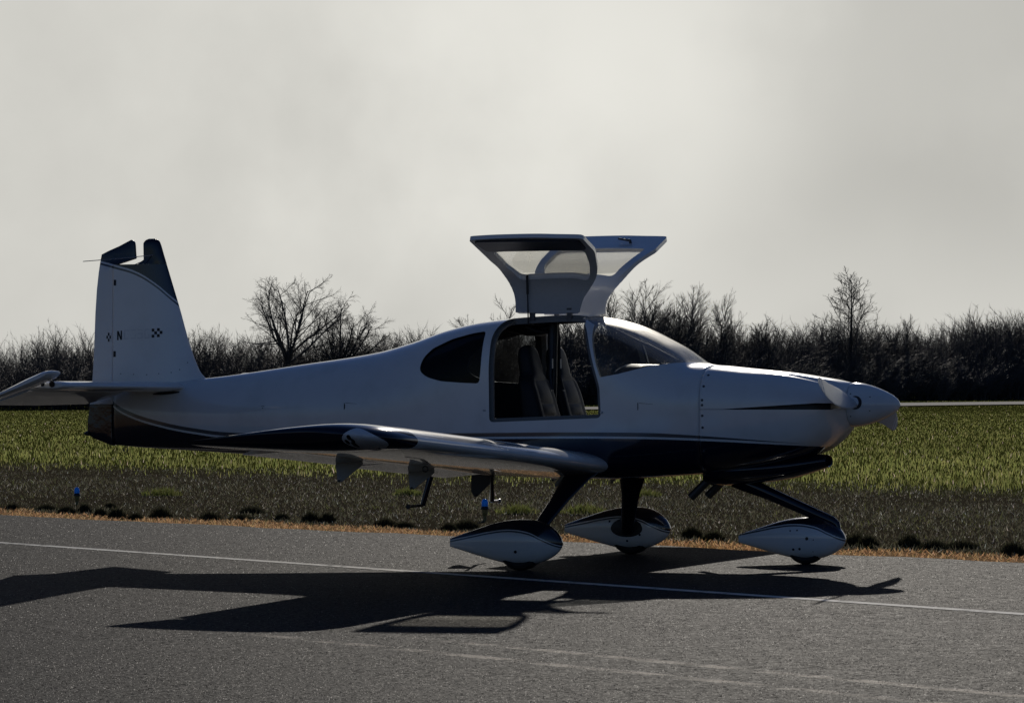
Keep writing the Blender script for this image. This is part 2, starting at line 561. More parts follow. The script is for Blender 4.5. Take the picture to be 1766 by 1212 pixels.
hgt = t.math('ADD', t.math('MULTIPLY', n1, 0.7), t.math('MULTIPLY', vor.outputs['Distance'], 0.6))
b = t.n('ShaderNodeBsdfPrincipled', inp={'Base Color': c, 'Roughness': t.math('ADD', 0.62, t.math('MULTIPLY', n3, 0.2)), 'Specular IOR Level': t.math('ADD', t.math('MULTIPLY', t.step(n1, 0.3, 0.75), 0.032), t.math('MULTIPLY', ghost, 0.018)),
                                         'Normal': t.bump(hgt, 0.4, 0.006)})
t.n('ShaderNodeOutputMaterial', inp={0: b.outputs[0]})
M_ASPH = m
S0, S1 = -130.0, 70.0
ev = [float(RNG.normal(0, 0.02)) for _ in range(400)]
V, F = [], []
ss_ = np.linspace(S0, S1, 401)
for i, s in enumerate(ss_):
    for tt_ in (-1.0, 8.0, 16.0, T_EDGE + 0.05 * math.sin(s * 1.7) + 0.04 * math.sin(s * 4.3 + 1) + (ev[i % 400])):
        x, y = from_ts(tt_, s)
        V.append((x, y, float(0.0152 * (0.81 * (x - PX) + 0.58 * (y - PY)))))
for i in range(400):
    for j in range(3):
        a = i * 4 + j
        F.append((a, a + 1, a + 5, a + 4))
taxiway = tag(build('taxiway', V, F, M_ASPH), 'speckled grey asphalt taxiway under the aircraft', 'taxiway', kind='structure')


def on_asphalt(x, y): return 0.0152 * (0.81 * (x - PX) + 0.58 * (y - PY))


def worn_paint(name, col, cover, scale):
    m, t = mat(name)
    co = t.n('ShaderNodeTexCoord').outputs['Object']
    n1 = t.noise(co, scale, 5, 0.65)
    n0 = t.noise(co, 95.0, 2, 0.6)
    n2 = t.noise(co, 1.1, 3)
    c = t.mix(n0, [v * 0.7 for v in col], col)
    p = t.n('ShaderNodeBsdfPrincipled', inp={'Base Color': c, 'Roughness': 0.75, 'Specular IOR Level': 0.06, 'Normal': t.bump(n0, 0.3, 0.004)})
    tr = t.n('ShaderNodeBsdfTransparent')
    f = t.step(t.math('ADD', t.math('MULTIPLY', n1, 0.7), t.math('MULTIPLY', n2, 0.3)), 0.62 - 0.3 * cover, 0.78 - 0.3 * cover)
    mx = t.n('ShaderNodeMixShader', inp={0: t.math('MULTIPLY', f, min(1.0, cover * 1.15)), 1: tr.outputs[0], 2: p.outputs[0]})
    t.n('ShaderNodeOutputMaterial', inp={0: mx.outputs[0]})
    return m


def strip(name, p, q, width, matr, label, cat, wob=0.0, lift=0.003):
    p, q = np.array(p, float), np.array(q, float)
    n = 120; d = (q - p) / np.linalg.norm(q - p); nn = np.array([-d[1], d[0]])
    V, F = [], []
    for i in range(n + 1):
        c = p + (q - p) * i / n + nn * wob * math.sin(i * 0.35)
        for s in (-0.5, 0.5):
            e = c + nn * width * s
            V.append((e[0], e[1], on_asphalt(e[0], e[1]) + lift))
        if i: F.append((2 * i - 2, 2 * i - 1, 2 * i + 1, 2 * i))
    return tag(build(name, V, F, matr), label, cat, kind='structure')


LN = np.array([(-4.88, 35.38), (3.29, 23.9)]); ld = (LN[1] - LN[0]) / np.linalg.norm(LN[1] - LN[0])
strip('edge_line', LN[0] - ld * 60, LN[1] + ld * 25, 0.125, worn_paint('line_paint', (0.72, 0.70, 0.64), 1.0, 9.0), 'worn pale painted line along the taxiway', 'marking')

# far runway strip before the trees at the right, parallel to the edge of the wood
V, F = [], []
for i, x in enumerate(np.linspace(-4, 150, 78)):
    for k in (44.0, 38.0, 32.0, 26.0):
        y = 348 + 1.17 * x - k / 0.65
        V.append((x, y, float(land(x, y)) + 0.05))
    if i:
        for j in range(3): F.append((4 * i - 4 + j, 4 * i - 3 + j, 4 * i + 1 + j, 4 * i + j))
M_FARASPH = plain('old_asphalt', (0.15, 0.145, 0.14), 0.9, scale=0.5, vary=0.15, spec=0.1)
tag(build('runway', V, F, M_FARASPH), 'pale far runway strip in front of the bare trees', 'runway', kind='structure')
# coarse aggregate standing out of the asphalt: thousands of low stone points
m, t = mat('aggregate')
at = t.n('ShaderNodeAttribute', attribute_name='tint')
b = t.n('ShaderNodeBsdfPrincipled', inp={'Base Color': at.outputs['Color'], 'Roughness': 0.55, 'Specular IOR Level': 0.16})
t.n('ShaderNodeOutputMaterial', inp={0: b.outputs[0]})
M_AGG = m
n = 200000
e_ = -0.9
u = RNG.uniform(0, 1, n)
gd = (16.5**e_ + u * (44.0**e_ - 16.5**e_))**(1 / e_)
gxx = gd * RNG.uniform(-0.185, 0.185, n)
k = TN[0] * gxx + TN[1] * gd < T_EDGE - 0.03
l0 = np.array([-4.88, 35.38]); l1 = np.array([3.29, 23.9]); ldn = (l1 - l0) / np.linalg.norm(l1 - l0)
k &= np.abs((gxx - l0[0]) * -ldn[1] + (gd - l0[1]) * ldn[0]) > RNG.uniform(0.045, 0.07, len(gd))
gxx, gd = gxx[k], gd[k]; n = len(gd)
r = RNG.uniform(0.003, 0.0062, n) * (0.6 + gd / 45); hgt_ = r * RNG.uniform(0.12, 0.6, n); a0 = RNG.uniform(0, 6.28, n)
gz0 = 0.0152 * (0.81 * (gxx - PX) + 0.58 * (gd - PY))
V = np.zeros((n, 4, 3))
for j in range(3):
    V[:, j] = np.stack([gxx + r * np.cos(a0 + j * 2.094), gd + r * np.sin(a0 + j * 2.094), gz0 - 0.001], 1)
V[:, 3] = np.stack([gxx + r * RNG.uniform(-0.4, 0.4, n), gd + r * RNG.uniform(-0.4, 0.4, n), gz0 + hgt_], 1)
q = np.arange(n)[:, None] * 4
T = np.concatenate([q + [0, 1, 3], q + [1, 2, 3], q + [2, 0, 3]])
pal = np.array([(0.014, 0.014, 0.014), (0.030, 0.0295, 0.028), (0.060, 0.058, 0.054), (0.11, 0.107, 0.10), (0.26, 0.25, 0.235)])
gh = np.zeros(n, bool)
for (x0_, y0_), (ux, uy) in FADED:
    gh |= (np.abs((gxx - x0_) * -uy + (gd - y0_) * ux) < 0.06) & ((gxx - x0_) * ux + (gd - y0_) * uy > 0) & (RNG.uniform(0, 1, n) < 0.5)
gc = pal[RNG.choice(5, n, p=[0.34, 0.34, 0.22, 0.085, 0.015])] * RNG.uniform(0.8, 1.2, (n, 1))
gc[gh] = np.array([0.30, 0.25, 0.19]) * RNG.uniform(0.6, 1.2, (int(gh.sum()), 1))
gobj = big_mesh('aggregate', V.reshape(-1, 3), T, M_AGG, np.repeat(gc, 4, 0))
gobj.parent = taxiway
gobj['kind'] = 'stuff'

# ------------------------------------------------------------------ the aircraft (local: +X nose, -Y side that faces the camera, +Z up)
plane = bpy.data.objects.new('light_aircraft', None)
COL.objects.link(plane)
plane.location = (PX, PY, 0)
plane.rotation_euler = (0, 0, HEAD)
tag(plane, 'white and navy low-wing aircraft with both gull-wing doors open', 'aircraft')
CH, SH = math.cos(HEAD), math.sin(HEAD)


def gz(X, Y):
    """height of the asphalt under a point of the aircraft"""
    return on_asphalt(PX + X * CH - Y * SH, PY + X * SH + Y * CH)


#        X      top    bottom  half   zmax  n_top n_bot
TAB = [(-4.36, 1.470, 0.945, 0.035, 1.20, 2.2, 2.6), (-4.10, 1.485, 0.925, 0.085, 1.20, 2.2, 2.7), (-3.46, 1.525, 0.893, 0.19, 1.20, 2.2, 3.0),
       (-2.54, 1.638, 0.845, 0.33, 1.20, 2.3, 3.5), (-1.79, 1.742, 0.790, 0.455, 1.22, 2.4, 4.0), (-1.456, 1.823, 0.765, 0.505, 1.24, 2.7, 4.2),
       (-1.056, 1.938, 0.735, 0.56, 1.26, 3.6, 4.5), (-0.717, 1.998, 0.715, 0.60, 1.27, 5.2, 4.8), (-0.26, 2.036, 0.700, 0.63, 1.28, 7.0, 5.0),
       (0.05, 2.046, 0.693, 0.635, 1.28, 7.0, 5.0), (0.19, 2.034, 0.692, 0.632, 1.28, 6.4, 5.0), (0.394, 1.994, 0.692, 0.628, 1.28, 5.0, 5.0),
       (0.583, 1.932, 0.70, 0.615, 1.28, 3.6, 5.0), (0.77, 1.847, 0.71, 0.61, 1.28, 3.0, 5.0), (0.90, 1.778, 0.72, 0.60, 1.28, 2.8, 5.0),
       (1.00, 1.706, 0.727, 0.592, 1.28, 2.8, 4.9), (1.085, 1.646, 0.733, 0.583, 1.27, 3.0, 4.8), (1.16, 1.630, 0.738, 0.573, 1.265, 3.2, 4.6),
       (1.27, 1.620, 0.745, 0.562, 1.26, 3.4, 4.5), (1.52, 1.595, 0.775, 0.55, 1.25, 3.5, 4.0), (1.76, 1.573, 0.815, 0.525, 1.25, 3.5, 3.6),
       (1.90, 1.557, 0.850, 0.50, 1.25, 3.4, 3.3), (2.10, 1.527, 0.915, 0.455, 1.25, 3.1, 3.0), (2.25, 1.503, 1.005, 0.385, 1.27, 2.7, 2.6),
       (2.33, 1.487, 1.080, 0.29, 1.29, 2.3, 2.3), (2.372, 1.478, 1.128, 0.178, 1.303, 2.0, 2.0)]
CROWN = pchip([-2.0, -1.45, -0.7, -0.3, 0.2, 0.6, 1.0, 1.3], [0.0, 0.04, 0.12, 0.13, 0.13, 0.12, 0.05, 0.0])
CUR = [pchip([r[0] for r in TAB], [r[k] for r in TAB]) for k in range(1, 7)]
NSEC = 112


def section(X, inset=0.0, n=NSEC, dip=True):
    top, bot, hw, zm, nt, nb = (float(c(X)) for c in CUR)
    ins = min(inset, 0.45 * hw)
    top -= ins; bot += ins; hw -= ins
    out = []
    for half in (0, 1):                      # upper half, lower half: even spacing along the arc
        a = np.linspace(0, math.pi, 721)
        e = 2.0 / (nt if half == 0 else nb)
        hh = (top - zm) if half == 0 else (zm - bot)
        yy = hw * np.sign(np.cos(a)) * np.abs(np.cos(a))**e
        zz = hh * np.abs(np.sin(a))**e
        if half: yy, zz = -yy, -zz
        zz = zz + zm
        L = np.concatenate([[0], np.cumsum(np.hypot(np.diff(yy), np.diff(zz)))])
        s = np.linspace(0, L[-1], n // 2 + 1)[:-1]
        out.append(np.stack([np.full(n // 2, X), np.interp(s, L, yy), np.interp(s, L, zz)], 1))
    P = np.concatenate(out)
    cr = float(CROWN(X)); upz = P[:, 2] > zm
    P[:, 2] -= np.where(upz, cr * P[:, 1]**2 * np.clip((P[:, 2] - zm) / (top - zm), 0, 1), 0)
    k = float(smooth(1.55, 2.05, X) * (1 - smooth(2.26, 2.35, X)))
    if dip and k > 0:                        # the cowl swells over each cheek, with a valley beside the centre hump
        up = smooth(1.36, 1.46, P[:, 2])
        P[:, 2] -= k * 0.035 * np.exp(-((np.abs(P[:, 1]) - 0.21) / 0.055)**2) * up
        P[:, 2] += k * 0.008 * np.exp(-((np.abs(P[:, 1]) - 0.33) / 0.06)**2) * up
    return P


def stations(a, b, step=0.035):
    base = np.linspace(a, b, int(abs(b - a) / step) + 2)
    return base


def shell(x0, x1, inset, step=0.035):
    return loft([section(X, inset) for X in stations(x0, x1, step)])


DOOR = rounded([(-0.541, 1.157), (0.444, 1.195), (0.433, 1.442), (0.373, 1.640), (0.325, 1.810), (0.285, 1.890), (0.215, 1.955), (0.13, 1.995), (0.03, 2.12), (-0.37, 2.12), (-0.435, 1.985), (-0.49, 1.925), (-0.525, 1.84), (-0.548, 1.60)], 0.04, 5)
OPENING = rounded([(-0.541, 1.157), (0.444, 1.195), (0.433, 1.442), (0.373, 1.640), (0.325, 1.820), (0.295, 1.905), (0.255, 1.960), (0.20, 2.12), (-0.425, 2.12), (-0.48, 1.975), (-0.517, 1.91), (-0.535, 1.83), (-0.548, 1.60)], 0.04, 5)
DOORSKIN = [(x_, z_ - 0.065 * max(0.0, min(1.0, (1.40 - z_) / 0.2))) for x_, z_ in DOOR]
DOORWIN = rounded([(-0.455, 1.405), (0.345, 1.425), (0.275, 1.74), (0.215, 1.915), (-0.40, 1.905), (-0.462, 1.76)], 0.055, 6)
REARWIN = rounded([(-1.214, 1.606), (-1.189, 1.689), (-1.111, 1.766), (-0.931, 1.842), (-0.738, 1.887), (-0.600, 1.906), (-0.614, 1.709), (-0.624, 1.571), (-0.635, 1.474), (-0.801, 1.481), (-0.994, 1.493), (-1.125, 1.524), (-1.196, 1.565)], 0.03, 3)
SCREEN = [(0.185, 2.2), (0.195, 2.016), (0.331, 1.951), (0.364, 1.776), (0.40, 1.626), (0.437, 1.524), (0.586, 1.55), (0.837, 1.615), (1.0, 1.640), (1.13, 1.650), (1.3, 1.66), (1.3, 2.2)]
X_FW = 1.262

outer = shell(-4.36, X_FW, 0.0)
inner = shell(-1.75, 1.15, 0.032)
vo, fo = outer
vi, fi = inner


def two_skin(a, b):
    """closed outer skin with a closed cavity in it; the cavity faces get slot 1"""
    me = bpy.data.meshes.new('skin')
    V, F = merge(a, (b[0], b[1]))
    me.from_pydata(V, [], F)
    bm = bmesh.new()
    bm.from_mesh(me)
    na = len(a[1]); bm.faces.ensure_lookup_table()
    fa, fb = bm.faces[:na], bm.faces[na:]
    bmesh.ops.recalc_face_normals(bm, faces=fa)
    bmesh.ops.recalc_face_normals(bm, faces=fb)
    bmesh.ops.reverse_faces(bm, faces=fb)
    for f in fb: f.material_index = 1
    bm.to_mesh(me); bm.free()
    return me


def cutter(poly, y0=-3, y1=3, slot=2, gap=None):
    v, f = prism(poly, y0, y1) if gap is None else merge(prism(poly, y0, -gap), prism(poly, gap, y1))
    o = build('cutter', v, f, None, None, False)
    o.data.polygons.foreach_set('material_index', [slot] * len(o.data.polygons))
    for i in range(3): o.data.materials.append(None)
    return o


def with_slots(me, mats):
    idx = np.zeros(len(me.polygons), np.int32); me.polygons.foreach_get('material_index', idx)
    me.materials.clear()
    for q in mats: me.materials.append(q)
    me.polygons.foreach_set('material_index', np.minimum(idx, len(mats) - 1))


body = link('fuselage', two_skin(outer, inner), [M_BODY, M_INTER, M_SEAL])
whole_src = merge(outer, inner)
door_piece = None
c_door = cutter(OPENING, gap=0.265)
c_rear = cutter(REARWIN)
c_scr = cutter(SCREEN)
for cut in (c_door, c_rear, c_scr):
    old = body.data
    body.data = boolean(body, cut, 'DIFFERENCE')
    bpy.data.meshes.remove(old)
skin_normals(body.data, whole_src)
with_slots(body.data, [M_BODY, M_INTER, M_SEAL])
body.parent = plane
body['label'] = 'white fuselage over navy belly with a grey pinstripe'

# doors: the piece of skin that fills the opening, hung open on its roof hinge
skin2 = link('skin', two_skin(outer, shell(-1.75, 1.15, 0.034)))
cd = cutter(grow(DOORSKIN, -0.004), slot=1, gap=0.271)
pieces = boolean(skin2, cd, 'INTERSECT')
wipe(skin2)
tmp = link('tmp', pieces)
cw = cutter(DOORWIN, slot=1)
pieces = boolean(tmp, cw, 'DIFFERENCE')
wipe(tmp); wipe(cd); wipe(cw)


def half_mesh(me, side):
    me = me.copy()
    bm = bmesh.new(); bm.from_mesh(me)
    bmesh.ops.delete(bm, geom=[v for v in bm.verts if v.co.y * side < 0.12], context='VERTS')
    bm.to_mesh(me); bm.free()
    return me


def pane_set(poly, inset=0.010, th=0.005, x0=-1.75, x1=1.25):
    a, b = shell(x0, x1, inset), shell(x0 + 0.006, x1 - 0.006, inset + th)
    s = link('glass', two_skin(a, b))
    cu = cutter(grow(poly, 0.012), slot=0)
    me = boolean(s, cu, 'INTERSECT')
    wipe(s); wipe(cu)
    for p in me.polygons: p.material_index = 0
    skin_normals(me, merge(a, b))
    return me, merge(a, b)


door_glass, door_src = pane_set(DOORWIN)
HY, HZ = 0.270, 2.020
ALPHA = 108.0
doors = {}
for side in (-1, 1):
    me = half_mesh(pieces, side)
    skin_normals(me, whole_src)
    with_slots(me, [M_BODY, M_DOORIN])
    d = link('cabin_door', me, None, plane)
    d.matrix_local = Matrix.Translation((0, side * HY, HZ + 0.030)) @ Matrix.Rotation(rad((ALPHA if side < 0 else ALPHA + 5.0) * side), 4, 'X') @ Matrix.Translation((0, -side * HY, -HZ))
    d['label'] = 'near raised gull-wing door showing its grey inner lining' if side < 0 else 'far raised gull-wing door showing its white outer skin'
    doors[side] = d
    gm = half_mesh(door_glass, side)
    skin_normals(gm, door_src)
    with_slots(gm, [M_DOORGLASS])
    link('door_pane', gm, None, d)
    # dark sill trim on the inside of the lower edge
    bv = bvh_of(shell(-0.7, 0.6, 0.036))
    def inside_patch(name, poly2, th, matr):
        q = grow(poly2, 0.0); n = len(q)
        cx = np.mean([p[0] for p in q]); cz = np.mean([p[1] for p in q])
        rings = []
        for r in (0.0, 0.35, 0.7, 1.0):
            rings.append([(cx + (p[0] - cx) * r, cz + (p[1] - cz) * r) for p in q])
        V = []
        for off_ in (0.0, th):
            for ring in rings:
                for (X, Z) in ring:
                    h = bv.ray_cast(Vector((X, side * 3, Z)), Vector((0, -side, 0)))
                    yv = h[0].y if h[0] else side * 0.58
                    V.append((X, yv - side * off_, Z))
        F = []; R = len(rings)
        for lay in range(2):
            for i in range(R - 1):
                for j in range(n):
                    a = lay * R * n + i * n
                    F.append((a + j, a + (j + 1) % n, a + n + (j + 1) % n, a + n + j))
        e0, e1 = (R - 1) * n, 2 * R * n - n
        for j in range(n): F.append((e0 + j, e0 + (j + 1) % n, e1 + (j + 1) % n, e1 + j))
        return build(name, V, F, matr, d)
    inside_patch('sill_trim', rounded([(-0.505, 1.125), (0.40, 1.160), (0.385, 1.375), (-0.48, 1.355)], 0.04), 0.012, M_BLACK)
    # outside lever
    v, f = merge(tube([(0.16, side * 0.627, 1.30), (0.16, side * 0.655, 1.30)], 0.012, 8), tube([(0.165, side * 0.655, 1.30), (0.05, side * 0.668, 1.285)], [0.011, 0.008], 8))
    build('door_handle', v, f, M_STEEL, d)

# rear windows and windshield
rear_glass, rear_src = pane_set(REARWIN)
for side in (-1, 1):
    gm = half_mesh(rear_glass, side)
    skin_normals(gm, rear_src)
    with_slots(gm, [M_TINT])
    link('rear_window', gm, None, plane)['label'] = 'dark tinted rear side window'
gm, _ = pane_set(SCREEN, 0.006, 0.006, 0.0, X_FW)
with_slots(gm, [M_GLASS])
link('windshield', gm, None, plane)['label'] = 'curved one-piece windshield'
for o in (c_door, c_rear, c_scr): wipe(o)

# dark sealing frame round each door opening
fa, fb = shell(-0.9, 0.8, 0.030), shell(-0.894, 0.794, 0.052)
s_ = link('frame', two_skin(fa, fb))
c1, c2 = cutter(grow(OPENING, 0.012), slot=0, gap=0.257), cutter(grow(OPENING, -0.030), slot=0, gap=0.28)
m1 = boolean(s_, c1, 'INTERSECT'); wipe(s_); wipe(c1)
s_ = link('frame', m1)
m1 = boolean(s_, c2, 'DIFFERENCE'); wipe(s_); wipe(c2)
for side in (-1, 1):
    gm = half_mesh(m1, side)
    for q in gm.polygons: q.material_index = 0
    with_slots(gm, [M_SEAL])
    link('door_frame', gm, None, plane)

# hinges and gas struts of the doors
for side in (-1, 1):
    for X in (-0.30, 0.03):
        R = Matrix.Translation((0, side * HY, HZ))
        v, f = box(X - 0.022, X + 0.022, side * HY - 0.012, side * HY + 0.012, HZ - 0.03, HZ + 0.075)
        o = build('door_hinge', v, f, M_STEEL, plane, False)
    v, f = merge(tube([(-0.325, side * 0.30, 1.96), (-0.325, side * 0.315, 2.22)], 0.006, 8), tube([(-0.325, side * 0.3145, 2.21), (-0.325, side * 0.325, 2.37)], 0.011, 8))
    build('gas_strut', v, f, M_BLACK, plane)

# cowling: upper and lower half parted by the dark wedge that runs to the air inlets
cowl_o = shell(X_FW + 0.005, 2.372, 0.0, 0.022)
cowl_i = shell(X_FW + 0.012, 2.355, 0.02, 0.03)
csk = link('skin', two_skin(cowl_o, cowl_i))
UP = [(1.0, 1.2665), (1.46, 1.2675), (1.70, 1.283), (1.95, 1.300), (2.20, 1.316), (2.30, 1.315), (2.42, 1.306), (2.42, 2.0), (1.0, 2.0)]
LO = [(1.0, 1.264), (2.30, 1.264), (2.42, 1.300), (2.42, 0.3), (1.0, 0.3)]
for nm, poly, lab in (('upper_cowling', UP, 'white upper engine cowling'), ('lower_cowling', LO, 'white lower engine cowling with navy chin')):
    cu = cutter(poly, slot=1)
    me = boolean(csk, cu, 'INTERSECT'); wipe(cu)
    skin_normals(me, merge(cowl_o, cowl_i))
    with_slots(me, [M_BODY, M_BLACK])
    link(nm, me, None, plane)['label'] = lab
wipe(csk)
v, f = loft([section(X, 0.07, 48, False) for X in np.linspace(1.285, 2.28, 20)])
build('cowl_light_block', v, f, M_BLACK, plane)  # unseen dark filler, added to stop light leaking through the cowl
v, f = loft([section(X, 0.02, 64) for X in (1.2615, 1.2675)])
build('firewall', v, f, M_STEEL, plane)
cowl_bv = bvh_of(cowl_o)
body_bv = bvh_of(outer)


def stud(bv, X, Z, r, name, matr, parent, side=-1, depth=0.002):
    h = bv.ray_cast(Vector((X, side * 4, Z)), Vector((0, -side, 0)))
    if not h[0]: return None
    nrm = h[1] if h[1].y * side > 0 else -h[1]
    q = nrm.to_track_quat('Z', 'Y').to_matrix()
    V, F = [], []
    for k, (rr, dz_) in enumerate(((r, 0.0), (r, depth * 0.6), (r * 0.6, depth))):
        for j in range(10):
            a = j * math.pi / 5
            V.append(h[0] + q @ Vector((rr * math.cos(a), rr * math.sin(a), dz_)))
    for k in (0, 1):
        for j in range(10): F.append((k * 10 + j, k * 10 + (j + 1) % 10, k * 10 + 10 + (j + 1) % 10, k * 10 + 10 + j))
    F.append(tuple(range(20, 30)))
    return build(name, V, F, matr, parent)


for X, Z in ((1.30, 1.54), (1.285, 1.45), (1.278, 1.34), (1.278, 1.30), (1.28, 1.215), (1.283, 1.12), (1.288, 0.93), (1.292, 0.84)):
    stud(cowl_bv, X + 0.012, Z, 0.011, 'cowl_fastener', M_STEEL, plane)

# air scoop under the chin, with its round mouth
def scoop_ring(X, zc, hw, hh, n=28):
    a = np.linspace(0, 2 * math.pi, n, endpoint=False)
    return np.stack([np.full(n, X), hw * np.cos(a), zc + hh * np.sin(a)], 1)
SCP = [(1.20, 0.730, 0.30, 0.085), (1.24, 0.745, 0.34, 0.095), (1.34, 0.76, 0.35, 0.117), (1.55, 0.775, 0.33, 0.112), (1.75, 0.79, 0.28, 0.106), (1.90, 0.806, 0.22, 0.095), (2.02, 0.825, 0.165, 0.078), (2.12, 0.842, 0.125, 0.062), (2.165, 0.848, 0.108, 0.053)]
rings = [scoop_ring(*r) for r in SCP]
rings += [scoop_ring(2.176, 0.849, 0.10, 0.048), scoop_ring(2.17, 0.849, 0.09, 0.041), scoop_ring(2.05, 0.84, 0.08, 0.035)]
v, f = loft(rings)
build('air_scoop', v, f, M_NAVY, plane)['label'] = 'navy air scoop under the cowling'
# exhaust stacks
for side in (-1, 1):
    P = [(1.33, side * 0.2, 0.79), (1.26, side * 0.2, 0.735), (1.065, side * 0.2, 0.550)]
    v, f = tube(P, 0.034, 14, cap=False)
    vi_, fi_ = tube(P[::-1], 0.026, 14)
    build('exhaust_pipe', *merge((v, f), (vi_, fi_)), M_STEEL, plane)

# spinner and propeller
ZS = 1.303
SPN = [(2.376, 0.176), (2.40, 0.1775), (2.46, 0.172), (2.53, 0.155), (2.60, 0.130), (2.66, 0.104), (2.71, 0.077), (2.745, 0.050), (2.763, 0.028), (2.771, 0.010), (2.772, 0.002)]
rings = []
for X, r in [(2.378, 0.12)] + SPN:
    a = np.linspace(0, 2 * math.pi, 56, endpoint=False)
    rings.append(np.stack([np.full(56, X), r * np.cos(a), ZS + r * np.sin(a)], 1))
spin = build('spinner', *loft(rings), M_WHITE, plane)
spin_bv = bvh_of(loft(rings))
for X, Z in ((2.56, 1.365), (2.56, 1.255), (2.405, 1.39), (2.40, 1.345), (2.405, 1.21)):
    stud(spin_bv, X, Z, 0.005, 'spinner_screw', M_BLACK, spin)
PHI = 0.104
BL = [(0.1, 0.053, 40, 0.5), (0.16, 0.066, 38, 0.42), (0.24, 0.101, 34, 0.25), (0.34, 0.145, 29, 0.16), (0.48, 0.176, 25, 0.12), (0.62, 0.187, 22, 0.1), (0.76, 0.18, 19, 0.085), (0.88, 0.165, 17, 0.075), (0.96, 0.141, 16, 0.07), (1.02, 0.106, 15, 0.07), (1.055, 0.066, 15, 0.07), (1.07, 0.026, 15, 0.07)]
for s in (1, -1):                            # s = 1: the blade that points at the camera
    d_r = np.array([0, -math.cos(PHI) * s, math.sin(PHI) * s])
    d_t = np.array([0, -math.sin(PHI) * s, -math.cos(PHI) * s])   # direction of travel
    rings = []; n = 24
    for r, c_, beta, tk in BL:
        bt = rad(beta)
        ch = d_t * math.cos(bt) + np.array([1, 0, 0]) * math.sin(bt)
        th = -d_t * math.sin(bt) + np.array([1, 0, 0]) * math.cos(bt)
        a = np.linspace(0, 2 * math.pi, n, endpoint=False)
        sweep = -0.10 * max(0, (r - 0.7))**1.4 * 3
        prof = np.sin(a) * (0.55 + 0.45 * np.cos(a))
        rings.append(np.array([2.445, 0, ZS]) + d_r * r + (np.cos(a)[:, None] * 0.5 * c_ + sweep) * ch + (np.sin(a) * 0.5 * c_ * tk * (0.75 + 0.25 * np.cos(a)))[:, None] * th)
    bo = build('propeller_blade', *loft(rings), M_BLADE, plane, angle=60)
    bo['label'] = 'propeller blade pointing at the viewer' if s == 1 else 'propeller blade on the far side of the spinner'
    # tip bands
    for r0, r1 in ((0.955, 0.972), (1.0, 1.03)):
        rr = []
        for r in np.linspace(r0, r1, 3):
            i = max(k for k in range(len(BL) - 1) if BL[k][0] <= r)
            u = (r - BL[i][0]) / (BL[i + 1][0] - BL[i][0])
            c_, beta, tk = (BL[i][k] * (1 - u) + BL[i + 1][k] * u for k in (1, 2, 3))
            bt = rad(beta); ch = d_t * math.cos(bt) + np.array([1, 0, 0]) * math.sin(bt); th = -d_t * math.sin(bt) + np.array([1, 0, 0]) * math.cos(bt)
            a = np.linspace(0, 2 * math.pi, n, endpoint=False); sweep = -0.10 * max(0, (r - 0.7))**1.4 * 3
            rr.append(np.array([2.445, 0, ZS]) + d_r * r + (np.cos(a)[:, None] * 0.5 * (c_ + 0.002) + sweep) * ch + (np.sin(a) * 0.5 * (c_ * tk + 0.004) * (0.75 + 0.25 * np.cos(a)))[:, None] * th)
        build('tip_band', *loft(rr), M_STRIPEW, bo, angle=60)
    # dark cuff where the blade enters the spinner
    hub = np.array([2.445, 0, ZS]) + d_r * 0.150
    v, f = tube([hub, hub + d_r * 0.018], [0.060, 0.054], 20, up=(1, 0, 0))
    build('blade_cuff', v, f, M_BLACK, bo)


# wings
def foil(n=40, t=0.145, m=0.023, p=0.3):
    """closed airfoil loop, from the trailing edge over the top to the nose and back below"""
    b = np.linspace(0, math.pi, n + 1); x = 0.5 * (1 + np.cos(b))
    yt = 5 * t * (0.2969 * np.sqrt(x) - 0.126 * x - 0.3516 * x**2 + 0.2843 * x**3 - 0.1026 * x**4)
    yc = np.where(x < p, m / p**2 * (2 * p * x - x**2), m / (1 - p)**2 * ((1 - 2 * p) + 2 * p * x - x**2))
    up = np.stack([x, yc + yt], 1); lo = np.stack([x[::-1], (yc - yt)[::-1]], 1)
    return up, lo


CHORD, XLE, INC = 1.42, 0.485, rad(2.6)
ZLE0, DIH = 0.812, 0.0640
UPF, LOF = foil()


def wpt(xf, zf, Y, chord=CHORD, xle=XLE):
    X = -chord * xf; Z = chord * zf
    return (xle + X * math.cos(INC) + Z * math.sin(INC), Y, ZLE0 + DIH * (abs(Y) - 0.62) + X * math.sin(INC) * 1.0 + Z * math.cos(INC))


UPI = lambda q: np.interp(q, UPF[::-1, 0], UPF[::-1, 1])
LOI = lambda q: np.interp(q, LOF[:, 0], LOF[:, 1])
xs_ = 0.5 * (1 - np.cos(np.linspace(0, math.pi, 30)))
main_loop = [(q, UPI(q)) for q in xs_[::-1] * 0.80] + [(q, LOI(q)) for q in xs_[1:] * 0.735]
flap_x = np.concatenate([[0.74, 0.745, 0.76, 0.79], np.linspace(0.82, 1.0, 6)])
flap_loop = []
for q in flap_x[::-1]:
    k = min(1.0, (q - 0.74) / 0.06)
    flap_loop.append((q, LOI(q) + (UPI(q) - LOI(q)) * (0.55 + 0.4 * math.sqrt(max(0, k)) if q < 0.82 else 0.97)))
flap_loop += [(q, LOI(q)) for q in flap_x[1:-1]]
flap_loop[0] = (1.0, 0.001)


def droop(loop, deg, hx=0.77):
    hz_ = float(LOI(hx)); a = rad(deg); out = []
    for q, zf in loop:
        dx_, dz_ = q - hx, zf - hz_
        out.append((hx + dx_ * math.cos(a) + dz_ * math.sin(a), hz_ - dx_ * math.sin(a) + dz_ * math.cos(a)))
    return out


